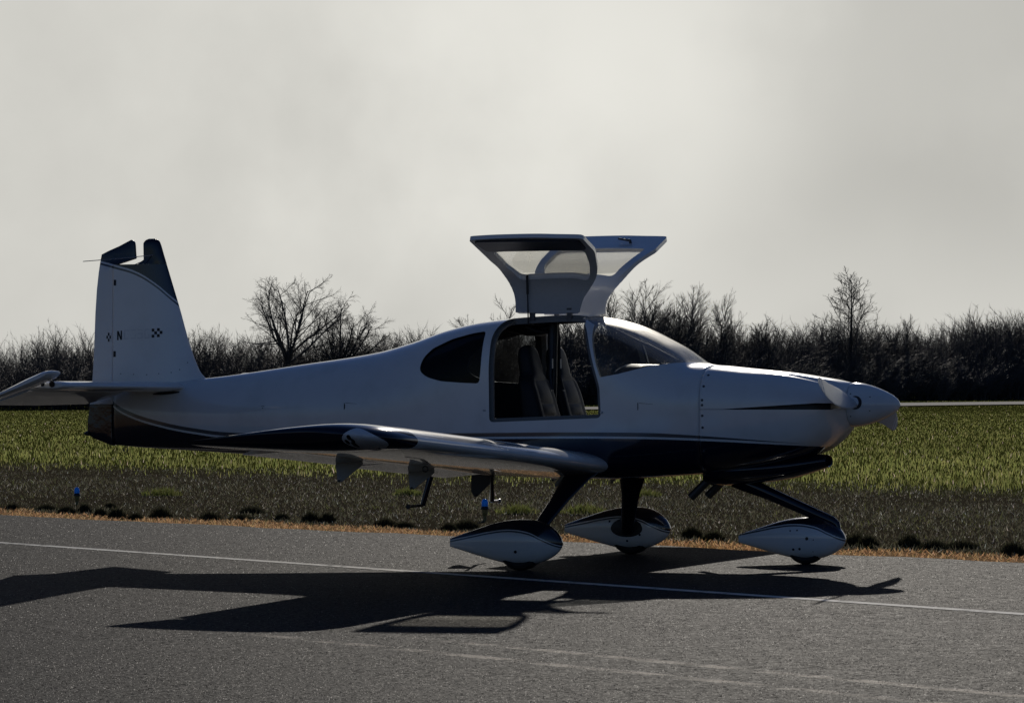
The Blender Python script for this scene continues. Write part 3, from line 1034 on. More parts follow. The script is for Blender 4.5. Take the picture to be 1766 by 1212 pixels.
Y0, Y_FA, Y1 = 0.50, 2.55, 4.32
for side in (-1, 1):
    ys = [Y0, 0.8, 1.5, Y_FA, 3.4, Y1]
    wing_vf = loft([np.array([wpt(q, zf, side * Y) for q, zf in main_loop]) for Y in ys])
    wing = build('wing', *wing_vf, M_WHITE, plane)
    wing['label'] = 'near white wing with navy tip' if side < 0 else 'far white wing'
    wing_bv = bvh_of(wing_vf)
    for nm, a, b, deg in (('flap', 0.66, Y_FA - 0.008, 9), ('aileron', Y_FA + 0.008, Y1 - 0.01, 7)):
        lp = droop(flap_loop, deg)
        build(nm, *loft([np.array([wpt(q, zf, side * Y) for q, zf in lp]) for Y in np.linspace(a, b, 4)]), M_WHITE, wing)
    # swept navy tip
    full = [(q, UPI(q)) for q in xs_[::-1]] + [(q, LOI(q)) for q in xs_[1:-1]]
    rings = []
    for Y, ks, dle, dte in ((Y1 + 0.002, 1.0, 0.0, 0.0), (4.42, 1.0, 0.004, 0.025), (4.52, 0.985, 0.012, 0.06), (4.61, 0.95, 0.026, 0.09), (4.69, 0.88, 0.05, 0.115), (4.76, 0.77, 0.085, 0.135), (4.81, 0.63, 0.13, 0.148), (4.845, 0.46, 0.19, 0.156), (4.865, 0.28, 0.27, 0.160), (4.873, 0.12, 0.34, 0.162)):
        ch = CHORD - dle + dte
        ring = []
        for q, zf in full:
            mid = 0.5 * (UPI(q) + LOI(q))
            X, yy, Z = wpt(q, (mid + (zf - mid) * ks) * CHORD / ch + 0.018 * (1 - ks), side * Y, ch, XLE - dle)
            ring.append((X, yy, Z))
        rings.append(np.array(ring))
    tip_vf = loft(rings)
    build('wing_tip', *tip_vf, M_NAVY, wing, angle=50)
    tip_bv = bvh_of(tip_vf)
    # landing light lens set into the tip
    LEN = [(0.135, 1.058), (0.15, 1.09), (0.18, 1.12), (0.226, 1.146), (0.28, 1.13), (0.34, 1.10), (0.375, 1.075), (0.394, 1.047), (0.375, 1.025), (0.33, 1.005), (0.239, 0.985), (0.18, 1.005), (0.148, 1.03)]
    LEN = [(0.268 + (x_ - 0.258) * 1.12, 1.068 + (z_ - 1.066) * 1.06) for x_, z_ in LEN]
    def on_tip(X, Z, off_):
        h = tip_bv.ray_cast(Vector((X, side * 8, Z)), Vector((0, -side, 0)))
        return None if not h[0] else h[0] + Vector((0, side * off_, 0))
    def tip_patch(name, poly, off_, matr):
        cx, cz = np.mean([p[0] for p in poly]), np.mean([p[1] for p in poly]); V = []; n = len(poly); F = []
        for r in (0.02, 0.2, 0.4, 0.6, 0.8, 1.0):
            for X, Z in poly:
                h = on_tip(cx + (X - cx) * r, cz + (Z - cz) * r, off_)
                V.append(tuple(h) if h else (cx + (X - cx) * r, side * 4.6, cz + (Z - cz) * r))
        for i in range(5):
            for j in range(n): F.append((i * n + j, i * n + (j + 1) % n, i * n + n + (j + 1) % n, i * n + n + j))
        F.append(tuple(range(n)))
        return build(name, V, F, matr, wing)
    tip_patch('light_housing', rounded(LEN, 0.02, 3), 0.012, M_LAMP)
    for X, Z, r in ((0.163, 1.050, 0.017), (0.196, 1.082, 0.02), (0.200, 1.030, 0.021), (0.212, 1.058, 0.016)):
        tip_patch('landing_lamp', [(X + r * 0.8 * math.cos(a), Z + r * math.sin(a)) for a in np.linspace(0, 2 * math.pi, 12, endpoint=False)], 0.017, M_BLACK)
    # hinge brackets below the wing
    for Y in ((2.85, 1.50) if side < 0 else (2.85, 1.50, 0.66)):
        yw = side * Y
        zb = wpt(0.85, LOI(0.85), yw)[2]
        x_a = -0.865 if Y > 0.7 else -1.16
        pl = [(x_a, zb + 0.03), (x_a + 0.22, zb + 0.005), (x_a + 0.225, zb - 0.03), (x_a + 0.045, zb - 0.165), (x_a + 0.015, zb - 0.165), (x_a, zb - 0.05)]
        if Y < 0.7: pl = [(-1.251, 0.73), (-1.034, 0.71), (-1.034, 0.66), (-1.20, 0.508), (-1.225, 0.508), (-1.251, 0.555)]; x_a, zb = -1.24, 0.68
        build('hinge_bracket', *prism(pl, yw - 0.006, yw + 0.006), M_BRACKET if Y > 0.7 else M_BLACK, wing, False)  # far inboard bracket is coloured black in place of the fuselage's shade
        v, f = tube([(x_a + 0.03, yw - 0.016, zb - 0.155), (x_a + 0.03, yw + 0.016, zb - 0.155)], 0.009, 10)
        build('hinge_bolt', v, f, M_BLACK, wing)
    # tie-down ring
    a = np.linspace(0, 2 * math.pi, 17)
    zc = wpt(0.5, LOI(0.5), side * 2.55)[2] - 0.03
    v, f = tube([(-0.25 + 0.022 * math.cos(q), side * 2.55, zc + 0.022 * math.sin(q)) for q in a], 0.0045, 6)
    build('tie_down_ring', v, f, M_STEEL, wing)
    # aileron mass balance stub near the tip
    v, f = tube([(-0.86, side * 4.25, wpt(0.95, LOI(0.95), side * 4.25)[2] - 0.02), (-0.80, side * 4.25, wpt(0.93, LOI(0.93), side * 4.25)[2] - 0.012)], 0.011, 8)
    build('aileron_stop', v, f, M_BLACK, wing)


# fin and rudder: symmetric sections stacked in z
def slab_section(xle, xte, z, th, n=20, blunt=0.0):
    c = xle - xte; b = np.linspace(0, math.pi, n + 1); q = 0.5 * (1 - np.cos(b))
    yt = 5 * th * (0.2969 * np.sqrt(q) - 0.126 * q - 0.3516 * q**2 + 0.2843 * q**3 - 0.1036 * q**4) if not blunt else th * 0.5 * np.minimum(1, np.sqrt(np.maximum(0, q) / 0.06)) * (1 - (1 - blunt) * q)
    yt = yt + 0.0008
    X = xle - c * q
    return np.concatenate([np.stack([X, -yt, np.full(n + 1, z)], 1), np.stack([X[::-1][:-0 or None], yt[::-1], np.full(n + 1, z)], 1)])


def fin_section(xle, xte, z, th):
    """front part of a symmetric section, square at the hinge line"""
    q = 0.5 * (1 - np.cos(np.linspace(0, math.pi, 21)))
    y = 0.5 * th * np.minimum(1.0, np.sqrt(1 - (1 - np.minimum(q / 0.45, 1))**2)) * (1 - 0.25 * np.clip((q - 0.45) / 0.55, 0, 1)) + 0.001
    X = xle - (xle - xte) * q
    return np.concatenate([np.stack([X, -y, np.full(21, z)], 1), np.stack([X[::-1], y[::-1], np.full(21, z)], 1)])


LEF = pchip([1.44, 1.525, 1.56, 1.616, 2.205, 2.60, 2.700, 2.722, 2.737], [-3.40, -3.468, -3.505, -3.541, -3.745, -3.878, -3.912, -3.925, -3.955])
rings = [fin_section(float(LEF(z)), -4.358, z, float(np.interp(z, [1.44, 2.5], [0.105, 0.075]))) for z in list(np.linspace(1.44, 1.62, 7)) + list(np.linspace(1.7, 2.46, 9)) + [2.518]]
fin_vf = loft(rings)
fin = build('vertical_fin', *fin_vf, M_FIN, plane, angle=40)
fin['label'] = 'white fin with navy top'
rings = []
for z in (2.5185, 2.54, 2.556, 2.60, 2.64, 2.68, 2.70, 2.715, 2.727, 2.735, 2.739):
    te = float(np.interp(z, [2.518, 2.552, 2.556, 2.70, 2.725, 2.739], [-4.12, -4.072, -4.062, -4.066, -4.05, -4.02]))
    rings.append(fin_section(float(LEF(z)), te, z, float(np.interp(z, [2.5, 2.69, 2.715, 2.73, 2.739], [0.0745, 0.068, 0.058, 0.042, 0.016]))))
build('fin_tip', *loft(rings), M_NAVY, fin, angle=40)
fin_bv = bvh_of(fin_vf)


def rud_section(xle, xte, z, th):
    q = 0.5 * (1 - np.cos(np.linspace(0, math.pi, 21)))
    y = 0.5 * th * np.sqrt(np.minimum(1, q / 0.06)) * (1 - q) + 0.0015
    X = xle - (xle - xte) * q
    return np.concatenate([np.stack([X, -y, np.full(21, z)], 1), np.stack([X[::-1], y[::-1], np.full(21, z)], 1)])


TER = pchip([0.935, 0.96, 1.019, 1.054, 1.253, 1.481, 2.609, 2.66, 2.71, 2.732], [-4.38, -4.45, -4.606, -4.635, -4.616, -4.587, -4.491, -4.36, -4.25, -4.20])
rings = []
for z in [0.938, 0.95, 0.97, 1.0, 1.03, 1.06, 1.15, 1.3, 1.5, 1.7, 1.9, 2.1, 2.3, 2.45, 2.512, 2.516, 2.535, 2.555, 2.566, 2.57, 2.609, 2.64, 2.68, 2.71, 2.725, 2.732]:
    le = -4.364 if z < 2.514 else float(np.interp(z, [2.514, 2.568, 2.70, 2.72, 2.732], [-4.34, -4.146, -4.156, -4.165, -4.19]))
    th = float(np.interp(z, [0.93, 1.0, 1.3, 2.5, 2.7, 2.732], [0.055, 0.066, 0.072, 0.054, 0.042, 0.015]))
    rings.append(rud_section(le, float(TER(z)), z, th))
rud_vf = loft(rings)
rud = build('rudder', *rud_vf, M_RUD, plane, angle=40)
rud_bv = bvh_of(rud_vf)
v, f = tube([(-4.615, 0, 1.045), (-4.64, 0, 1.043), (-4.665, 0, 1.042)], [0.022, 0.021, 0.008], 12)
build('tail_light', v, f, M_BLACK, plane)
a = np.linspace(0, 2 * math.pi, 17)
v, f = tube([(-4.255 + 0.019 * math.cos(q), 0, 0.905 + 0.022 * math.sin(q)) for q in a], 0.004, 6)
build('tail_ring', v, f, M_STEEL, plane)


def decal(bv, poly, name, matr, parent, side=-1, off_=0.0015):
    V = []
    for X, Z in poly:
        h = bv.ray_cast(Vector((X, side * 3, Z)), Vector((0, -side, 0)))
        V.append((X, (h[0].y if h[0] else side * 0.03) + side * off_, Z))
    return build(name, V, [tuple(range(len(poly)))], matr, parent, False)


def sq(x, z, w_, h_): return [(x, z), (x + w_, z), (x + w_, z + h_), (x, z + h_)]


# registration on the fin: N, then characters worn to a ghost, between chequered blocks
Zn = 1.853
K = 0.0745
def slant(x): return (x + 4.33) * 0.09
for side in (-1,):
    n0 = -4.318
    for poly in (sq(n0, Zn + 0.005, 0.015, 0.080), sq(n0 + 0.036, Zn + 0.008, 0.013, 0.080), [(n0 + 0.001, Zn + 0.085), (n0 + 0.016, Zn + 0.085), (n0 + 0.048, Zn + 0.008), (n0 + 0.033, Zn + 0.008)]):
        decal(fin_bv, poly, 'registration_mark', M_INK, fin)
    gx0 = -4.245
    for k, segs in enumerate(('lbt', 'tbr', 'tmrb', 'tlrb')):
        x0 = gx0 + k * 0.068; z0 = Zn + 0.012 + slant(x0) * 0.35; w_, h_ = 0.045, 0.078
        for s in segs:
            q = {'l': sq(x0, z0, 0.006, h_), 'r': sq(x0 + w_ - 0.006, z0, 0.006, h_ * 0.5), 't': sq(x0, z0 + h_ - 0.006, w_, 0.006), 'b': sq(x0, z0, w_, 0.006), 'm': sq(x0, z0 + h_ / 2, w_, 0.006)}[s]
            decal(fin_bv, q, 'faded_registration_mark', M_GHOST, fin, off_=0.0015)
    c0 = -3.972
    for i, j in ((0, 0), (0, 2), (1, 1), (2, 0), (2, 2), (3, 1)):
        decal(fin_bv, sq(c0 + i * 0.026, 1.878 + j * 0.026 + i * 0.002, 0.026, 0.026), 'chequer_square', M_INK, fin)
    for i, j in ((0, 1), (1, 0), (1, 2), (2, 1), (3, 0), (3, 2)):
        decal(rud_bv, sq(-4.432 + i * 0.0165, 1.846 + j * 0.026, 0.0165, 0.026), 'chequer_square', M_INK, rud)
    for z in (2.335, 1.712):
        decal(fin_bv, sq(-4.355, z, 0.024, 0.05), 'hinge_cutout', M_INK, fin, off_=0.002)
for X, Z in ((-4.28, 1.565), (-4.15, 1.56), (-4.02, 1.556), (-3.9, 1.565), (-3.78, 1.575), (-3.70, 1.60), (-3.63, 1.66)):
    stud(fin_bv, X, Z, 0.005, 'fin_screw', M_STEEL, fin)
for side in (-1, 1):
    v, f = tube([(-3.95, side * 0.02, 2.597), (-4.20, side * 0.24, 2.56), (-4.42, side * 0.46, 2.532)], 0.0038, 6)
    build('antenna_rod', v, f, M_METAL, plane)

# tailplane and elevators
ZH = 1.448
for side in (-1, 1):
    rings = []
    for Y, le, th in ((0.03, -3.61, 0.095), (0.3, -3.655, 0.092), (1.0, -3.775, 0.082), (1.6, -3.878, 0.072), (1.665, -3.895, 0.066), (1.69, -3.925, 0.04)):
        r = fin_section(le, -4.20, 0, th)
        rings.append(np.stack([r[:, 0], np.full(len(r), side * Y), ZH + 0.006 * Y + r[:, 1]], 1))
    hs = build('tailplane', *loft(rings), M_WHITE, plane, angle=40)
    # faired slot under the root
    for k, (X, r) in enumerate(((-4.02, 0.026), (-4.11, 0.018))):
        v, f = tube([(X, side * 1.688, ZH + 0.022), (X, side * 1.697, ZH + 0.022)], r, 16)
        build('lightening_hole', v, f, M_BLACK, hs)
    # elevator with its balance horn, trailing edge down
    de = rad(21)
    def el(xr, zr, Y):
        X = -4.215 + xr * math.cos(de) - zr * math.sin(de) * 1.0
        Z = ZH + 0.006 * abs(Y) + xr * math.sin(de) + zr * math.cos(de)
        return (X, Y, Z)
    def el_ring(front, Y, th, te=-0.45):
        q = 0.5 * (1 - np.cos(np.linspace(0, math.pi, 17)))
        y = 0.5 * th * np.sqrt(np.minimum(1, q / 0.08)) * np.minimum(1, (1 - q) / 0.7)**0.9 + 0.0015
        xr = front + (te - front) * q
        pts = [el(a_, b_, side * Y) for a_, b_ in zip(xr, y)] + [el(a_, -b_, side * Y) for a_, b_ in zip(xr[::-1], y[::-1])]
        return np.array(pts)
    elev = build('elevator', *loft([el_ring(0.0, 0.09, 0.07, -0.41), el_ring(0.0, 0.9, 0.068), el_ring(0.0, 1.698, 0.062)]), M_WHITE, plane, angle=40)
    horn = [el_ring(0.305, 1.712, 0.056), el_ring(0.31, 1.75, 0.066), el_ring(0.31, 1.82, 0.066), el_ring(0.30, 1.87, 0.055), el_ring(0.275, 1.90, 0.025)]
    build('balance_horn', *loft(horn), M_WHITE, elev, angle=40)
v, f = tube([(-3.60, 0.0, 1.425), (-3.9, 0.0, 1.42), (-4.2, 0.0, 1.42)], [0.04, 0.11, 0.10], 20, flat=1.6)
# dark fairing line under the tailplane root
for side in (-1, 1):
    h = [body_bv.ray_cast(Vector((X, side * 3, 1.405 - 0.02 * k)), Vector((0, -side, 0))) for k, X in enumerate((-3.66, -3.75, -3.85, -3.93))]
    P = [tuple(q[0]) for q in h if q[0]]
    if len(P) > 2:
        v, f = tube([(p[0], p[1], 1.405 - 0.006 * i) for i, p in enumerate(P)], [0.006, 0.012, 0.012, 0.004], 8)
        build('tailplane_gap', v, f, M_BLACK, plane)

# undercarriage
PROF = [(-0.615, 0.239, 0.171, 0.014), (-0.50, 0.280, 0.140, 0.046), (-0.394, 0.314, 0.111, 0.072), (-0.215, 0.369, 0.066, 0.106), (-0.10, 0.391, 0.044, 0.120), (0.0, 0.399, 0.037, 0.126), (0.09, 0.398, 0.041, 0.126), (0.167, 0.386, 0.056, 0.118), (0.235, 0.360, 0.083, 0.100), (0.287, 0.325, 0.113, 0.080), (0.325, 0.285, 0.147, 0.055), (0.345, 0.254, 0.175, 0.036), (0.355, 0.232, 0.197, 0.018), (0.358, 0.219, 0.210, 0.004)]
PXC = [pchip([p[0] for p in PROF], [p[k] for p in PROF]) for k in (1, 2, 3)]


def pant(sx=1.0, sz=1.0):
    rings = []
    for q in np.concatenate([np.linspace(-0.615, 0.30, 26), [0.32, 0.335, 0.347, 0.354, 0.358]]):
        top, bot, hw = (float(c(q)) for c in PXC)
        a = np.linspace(0, 2 * math.pi, 40, endpoint=False)
        zc, hh = 0.5 * (top + bot), 0.5 * (top - bot)
        e = 2 / 2.25
        rings.append(np.stack([np.full(40, q * sx), hw * np.sign(np.cos(a)) * np.abs(np.cos(a))**e, (zc + hh * np.sign(np.sin(a)) * np.abs(np.sin(a))**e) * sz], 1))
    return loft(rings)


def wheel(parent, r=0.19, wd=0.075):
    prof = [(0.055, wd * 0.55), (r * 0.62, wd * 0.8), (r * 0.8, wd), (r * 0.93, wd * 0.85), (r, wd * 0.45), (r, -wd * 0.45), (r * 0.93, -wd * 0.85), (r * 0.8, -wd), (r * 0.62, -wd * 0.8), (0.055, -wd * 0.55)]
    rings = []
    for k in range(36):
        a = 2 * math.pi * k / 36
        rings.append(np.array([(q * math.cos(a), y, max(0.0, r + q * math.sin(a))) for q, y in prof]))
    V = np.concatenate(rings); n = len(prof); F = []
    for k in range(36):
        for j in range(n - 1):
            a, b = k * n, ((k + 1) % 36) * n
            F.append((a + j, a + j + 1, b + j + 1, b + j))
    return build('tyre', V, F, M_RUBBER, parent)


TRK = 1.235
for side, lab in ((-1, 'near main wheel fairing, white with navy top'), (1, 'far main wheel fairing, white with navy top'), (0, 'nose wheel fairing, white with navy top')):
    X0 = 0.0 if side else 1.983
    g0 = gz(X0, side * TRK)
    vf = pant() if side else pant(0.935, 0.93)
    p = build('wheel_fairing', *vf, M_PANT, plane)
    p.location = (X0, side * TRK, g0 + 0.006)
    p['label'] = lab
    tw = wheel(p, 0.19 if side else 0.165)
    tw.location = (0, 0, -0.006)
    pb = bvh_of(vf)
    if side < 0:
        stud(pb, 0.0, 0.145, 0.013, 'axle_cap', M_BLACK, p, -1, 0.004)
        stud(pb, 0.005, 0.30, 0.005, 'screw', M_BLACK, p)
    if side > 0:
        for X, Z in ((-0.16, 0.275), (-0.13, 0.235), (0.12, 0.255), (0.12, 0.165), (0.0, 0.11)):
            stud(pb, X, Z, 0.010, 'screw', M_BLACK, p)
        # opening in the inner face round the leg
        V = []; F = []
        for r in (0.05, 0.5, 1.0):
            for j in range(28):
                a = 2 * math.pi * j / 28
                X, Z = 0.0 + 0.145 * r * math.cos(a) * (1 - 0.1 * math.sin(a)), 0.225 + 0.082 * r * math.sin(a)
                h = pb.ray_cast(Vector((X, -2, Z)), Vector((0, 1, 0)))
                V.append((X, h[0].y - 0.003, Z))
        for i in (0, 1):
            for j in range(28): F.append((i * 28 + j, i * 28 + (j + 1) % 28, i * 28 + 28 + (j + 1) % 28, i * 28 + 28 + j))
        F.append(tuple(range(28)))
        build('leg_opening', V, F, M_BLACK, p)
    if side == 0:
        for X, Z, r in ((0.045, 0.205, 0.014), (-0.075, 0.115, 0.011), (-0.02, 0.12, 0.011), (-0.10, 0.265, 0.007), (-0.04, 0.27, 0.007), (0.10, 0.195, 0.005), (0.09, 0.10, 0.004)):
            stud(pb, X, Z, r, 'screw', M_BLACK, p)
    if side:
        LEG = [(0.30, 0.50, 0.80, 0.150), (0.236, 0.64, 0.705, 0.120), (0.16, 0.795, 0.54, 0.082), (0.09, 0.935, 0.385, 0.068), (0.03, 1.06, 0.25, 0.062), (0.0, 1.15, 0.19, 0.055)]
        rings = []
        for X, Y, Z, c_ in LEG:
            a = np.linspace(0, 2 * math.pi, 24, endpoint=False)
            tk = 0.028
            rings.append(np.stack([X + c_ * np.cos(a), side * (Y + 0.7 * tk * np.sin(a)), Z + 0.7 * tk * np.sin(a)], 1))
        build('main_gear_leg', *loft(rings), M_NAVY, plane)
        v, f = tube([(0.12, side * 0.58, 0.73), (0.06, side * 0.62, 0.66), (0.05, side * 0.63, 0.64)], [0.03, 0.018, 0.01], 10)
        build('gear_leg_fairing', v, f, M_BRACKET, plane)
# nose leg
NL = [(1.38, 0.70, 0.075), (1.47, 0.660, 0.068), (1.62, 0.600, 0.055), (1.90, 0.485, 0.048), (2.12, 0.395, 0.045), (2.20, 0.362, 0.043), (2.235, 0.335, 0.038), (2.245, 0.30, 0.033), (2.235, 0.255, 0.03)]
v, f = tube([(x, 0, z) for x, z, r in NL], [r for x, z, r in NL], 20, flat=0.75)
build('nose_gear_leg', v, f, M_NAVY, plane)
stud(bvh_of((v, f)), 2.0, 0.425, 0.008, 'leg_bolt', M_STEEL, plane)
# boarding steps
for side in (-1, 1):
    if side < 0: P = [(-1.02, -0.60, 0.80), (-1.066, -0.62, 0.706), (-1.136, -0.62, 0.470)]
    else: P = [(-1.035, 0.60, 0.80), (-1.038, 0.62, 0.68), (-1.046, 0.62, 0.470)]
    st = build('boarding_step', *tube(P, 0.024, 12, flat=0.7), M_NAVY, plane)
    e = P[-1]
    q = (e[0] - 0.02, e[1] - 0.24, e[2] - 0.003) if side < 0 else (e[0] + 0.0, e[1] + 0.16, e[2])
    v, f = merge(tube([e, q], 0.013, 10), tube([q, (q[0], q[1] + side * 0.012, q[2])], 0.02, 12))
    build('step_peg', v, f, M_BLACK if side < 0 else M_METAL, st)
# small static details on the side skin: naca vents
for X in (-1.945, 0.755):
    h = body_bv.ray_cast(Vector((X, -3, 1.29)), Vector((0, 1, 0)))
    pts = [(X, 1.318), (X + 0.012, 1.30), (X + 0.012, 1.268), (X, 1.255)] if X < 0 else [(X, 1.320), (X + 0.008, 1.315), (X + 0.008, 1.262), (X, 1.258)]
    decal(body_bv, pts, 'air_vent', M_INK if X < 0 else M_SEAL, plane, -1, 0.002)
    decal(body_bv, [(X + 0.012, 1.318), (X + 0.012, 1.314), (X + 0.13, 1.305), (X + 0.13, 1.307)], 'vent_lip', M_SEAL, plane, -1, 0.002)
decal(body_bv, sq(-2.79, 1.285, 0.035, 0.004), 'static_port', M_SEAL, plane, -1, 0.002)
stud(body_bv, -2.775, 1.27, 0.005, 'static_port', M_BLACK, plane)
stud(body_bv, 0.45, 1.24, 0.011, 'door_catch', M_METAL, plane, -1, 0.02)
build('door_latch', *box(-0.60, -0.55, -0.612, -0.602, 1.245, 1.262), M_BRACKET, plane, False)

# cabin: seats, belts, panel, brace
SEAT = [(0.98, -0.30, -0.02, 0.215), (1.10, -0.315, -0.06, 0.235), (1.19, -0.325, -0.10, 0.24), (1.40, -0.345, -0.165, 0.228), (1.49, -0.36, -0.20, 0.205), (1.53, -0.365, -0.212, 0.165), (1.56, -0.37, -0.22, 0.135), (1.64, -0.382, -0.24, 0.130), (1.71, -0.388, -0.258, 0.122), (1.755, -0.382, -0.275, 0.100), (1.778, -0.368, -0.29, 0.07), (1.788, -0.35, -0.31, 0.035)]
SC_ = [pchip([s[0] for s in SEAT], [s[k] for s in SEAT]) for k in (1, 2, 3)]
for side in (-1, 1):
    rings = []
    for z in np.concatenate([np.linspace(0.98, 1.74, 26), [1.755, 1.768, 1.778, 1.785, 1.788]]):
        xb, xf, hw = (float(c(z)) for c in SC_)
        a = np.linspace(0, 2 * math.pi, 36, endpoint=False); e = 2 / 3.2
        ca, sa = np.cos(a), np.sin(a)
        yy = hw * np.sign(sa) * np.abs(sa)**e
        xx = 0.5 * (xb + xf) + 0.5 * (xf - xb) * np.sign(ca) * np.abs(ca)**e
        if z < 1.5: xx = xx + np.where(ca > 0, 0.020 * smooth(0.55, 0.85, np.abs(yy) / hw) - 0.008, 0)     # side bolsters stand proud
        rings.append(np.stack([xx, side * 0.30 + yy, np.full(36, z)], 1))
    svf = loft(rings)
    seat = build('seat', *svf, M_LEATHER, plane, angle=60)
    seat['label'] = 'near black leather front seat' if side < 0 else 'far black leather front seat'
    sbv = bvh_of(svf)
    for z0, z1, w0, w1 in ((1.06, 1.205, 0.125, 0.13), (1.215, 1.305, 0.13, 0.132), (1.315, 1.50, 0.132, 0.12)):
        V = []; F = []; nu, nv = 9, 7
        for i in range(nv):
            z = z0 + (z1 - z0) * i / (nv - 1); hw = w0 + (w1 - w0) * i / (nv - 1)
            for j in range(nu):
                y = side * 0.30 + hw * (2 * j / (nu - 1) - 1)
                h = sbv.ray_cast(Vector((2, y, z)), Vector((-1, 0, 0)))
                puff = 0.010 * math.sin(math.pi * j / (nu - 1))**0.5 * math.sin(math.pi * i / (nv - 1))**0.5
                V.append(((h[0].x if h[0] else -0.1) + 0.001 + puff, y, z))
        F = [(i * nu + j, i * nu + j + 1, (i + 1) * nu + j + 1, (i + 1) * nu + j) for i in range(nv - 1) for j in range(nu - 1)]
        build('seat_panel', V, F, M_LEATHER2, seat)
    # cushion
    rings = []
    for X, hh, zc, hw in ((-0.12, 0.05, 1.0, 0.2), (-0.05, 0.08, 1.01, 0.225), (0.15, 0.085, 1.025, 0.23), (0.33, 0.08, 1.04, 0.225), (0.38, 0.05, 1.035, 0.2)):
        a = np.linspace(0, 2 * math.pi, 28, endpoint=False); e = 0.6
        rings.append(np.stack([np.full(28, X), side * 0.30 + hw * np.sign(np.cos(a)) * np.abs(np.cos(a))**e, zc + hh * np.sign(np.sin(a)) * np.abs(np.sin(a))**e], 1))
    build('seat_cushion', *loft(rings), M_LEATHER, seat)
    # rear seats
    rings = []
    for z, xb, xf, hw in ((0.80, -1.12, -0.85, 0.22), (1.0, -1.14, -0.9, 0.24), (1.25, -1.18, -0.99, 0.23), (1.36, -1.19, -1.03, 0.18), (1.39, -1.17, -1.07, 0.1)):
        a = np.linspace(0, 2 * math.pi, 28, endpoint=False); e = 0.6
        rings.append(np.stack([0.5 * (xb + xf) + 0.5 * (xf - xb) * np.sign(np.cos(a)) * np.abs(np.cos(a))**e, side * 0.27 + hw * np.sign(np.sin(a)) * np.abs(np.sin(a))**e, np.full(28, z)], 1))
    build('rear_seat', *loft(rings), M_LEATHER, plane, angle=60)
    # shoulder belt: flat strap from the roof bar to the seat
    P = [(-0.22, side * 0.06, 2.0), (-0.215, side * 0.085, 1.75), (-0.225, side * 0.10, 1.55), (-0.20, side * 0.13, 1.42)]
    bo = build('seat_belt', *tube(P, 0.024, 8, flat=0.2, up=(1, 0, 0)), M_BLACK, plane)
    v, f = box(-0.235, -0.195, side * 0.075, side * 0.115, 1.60, 1.68)
    build('belt_label', *box(-0.196, -0.192, side * 0.092 - 0.012, side * 0.092 + 0.012, 1.60, 1.68), M_BRACKET, bo, False)
    build('belt_buckle', *box(-0.215, -0.18, side * 0.13 - 0.022, side * 0.13 + 0.022, 1.37, 1.42), M_METAL, bo, False)
v, f = tube([(-0.215, 0, 2.02), (-0.22, 0, 1.7), (-0.235, 0, 1.3), (-0.24, 0, 0.8)], [0.035, 0.03, 0.04, 0.06], 12)
build('centre_post', v, f, M_BLACK, plane)
v, f = merge(tube([(-0.60, 0.02, 1.95), (-0.45, 0.0, 1.92), (-0.33, 0.0, 1.915), (-0.24, 0.0, 1.95), (-0.215, 0, 2.0)], [0.05, 0.05, 0.045, 0.03, 0.03], 12, flat=2.0),
             tube([(-0.42, -0.12, 1.95), (-0.32, -0.10, 1.905), (-0.25, -0.05, 1.90), (-0.20, 0.0, 1.93)], 0.016, 10))
build('overhead_console', v, f, M_BLACK, plane)
v, f = tube([(0.235, 0, 1.965), (0.55, 0, 1.815), (0.62, 0, 1.785), (0.86, 0, 1.665)], [0.009, 0.010, 0.017, 0.017], 10)
build('windshield_brace', v, f, M_BLACK, plane)
rings = []
for X, zt, hw in ((0.47, 1.56, 0.47), (0.50, 1.605, 0.49), (0.56, 1.635, 0.50), (0.72, 1.630, 0.50), (0.9, 1.615, 0.44), (1.02, 1.58, 0.36)):
    a = np.linspace(0, 2 * math.pi, 40, endpoint=False); e = 2 / 4.5
    zb = 1.32
    rings.append(np.stack([np.full(40, X), hw * np.sign(np.cos(a)) * np.abs(np.cos(a))**e, 0.5 * (zt + zb) + 0.5 * (zt - zb) * np.sign(np.sin(a)) * np.abs(np.sin(a))**e], 1))
build('instrument_panel', *loft(rings), M_BLACK, plane)



TUSSOCKS = [(-4.8, 44.37), (-4.16, 41.04), (-3.9, 41.27), (-4.4, 41.42), (-4.67, 42.13), (-4.99, 43.38), (-5.16, 43.1), (-5.96, 44.38), (-5.54, 44.25), (-2.97, 40.69), (-2.51, 40.55), (-2.97, 42.43), (-3.31, 40.79), (-2.16, 39.86), (-1.97, 39.8), (-1.32, 38.62), (-1.11, 38.29), (-0.64, 37.49), (-0.46, 37.84), (1.72, 35.48), (1.89, 34.85), (3.19, 33.3), (3.53, 33.0), (3.72, 32.75), (4.26, 31.62), (3.13, 33.63), (3.99, 32.89)]
LIGHTS = [(-5.32, 45.44), (-0.29, 39.61)]
TREES = [(497, 466, 'spread', 3, 'large bare tree with wide rounded crown beside the fin'),
         (588, 499, 'spread', 21, 'smaller bare tree at the right shoulder of the large rounded one'),
         (858, 503, 'clump', 31, 'bare tree rising just behind the aircraft cabin roof'),
         (965, 548, 'clump', 35, 'bare tree seen through the open cabin doors'),
         (1092, 477, 'clump', 41, 'bushy bare tree right behind the windshield, left of its pair'),
         (1165, 482, 'clump', 47, 'bushy bare tree behind the windshield, right of its pair'),
         (1243, 491, 'poplar', 53, 'slender bare tree standing above the engine cowling'),
         (1315, 545, 'poplar', 57, 'thin bare sapling above the brush over the cowling highlight'),
         (1468, 456, 'leader', 61, 'tall bare tree with one straight trunk above the spinner'),
         (1547, 538, 'poplar', 67, 'thin bare sapling right of the tall straight tree'),
         (1738, 531, 'clump', 71, 'bare spreading tree at the far right edge of the wood')]
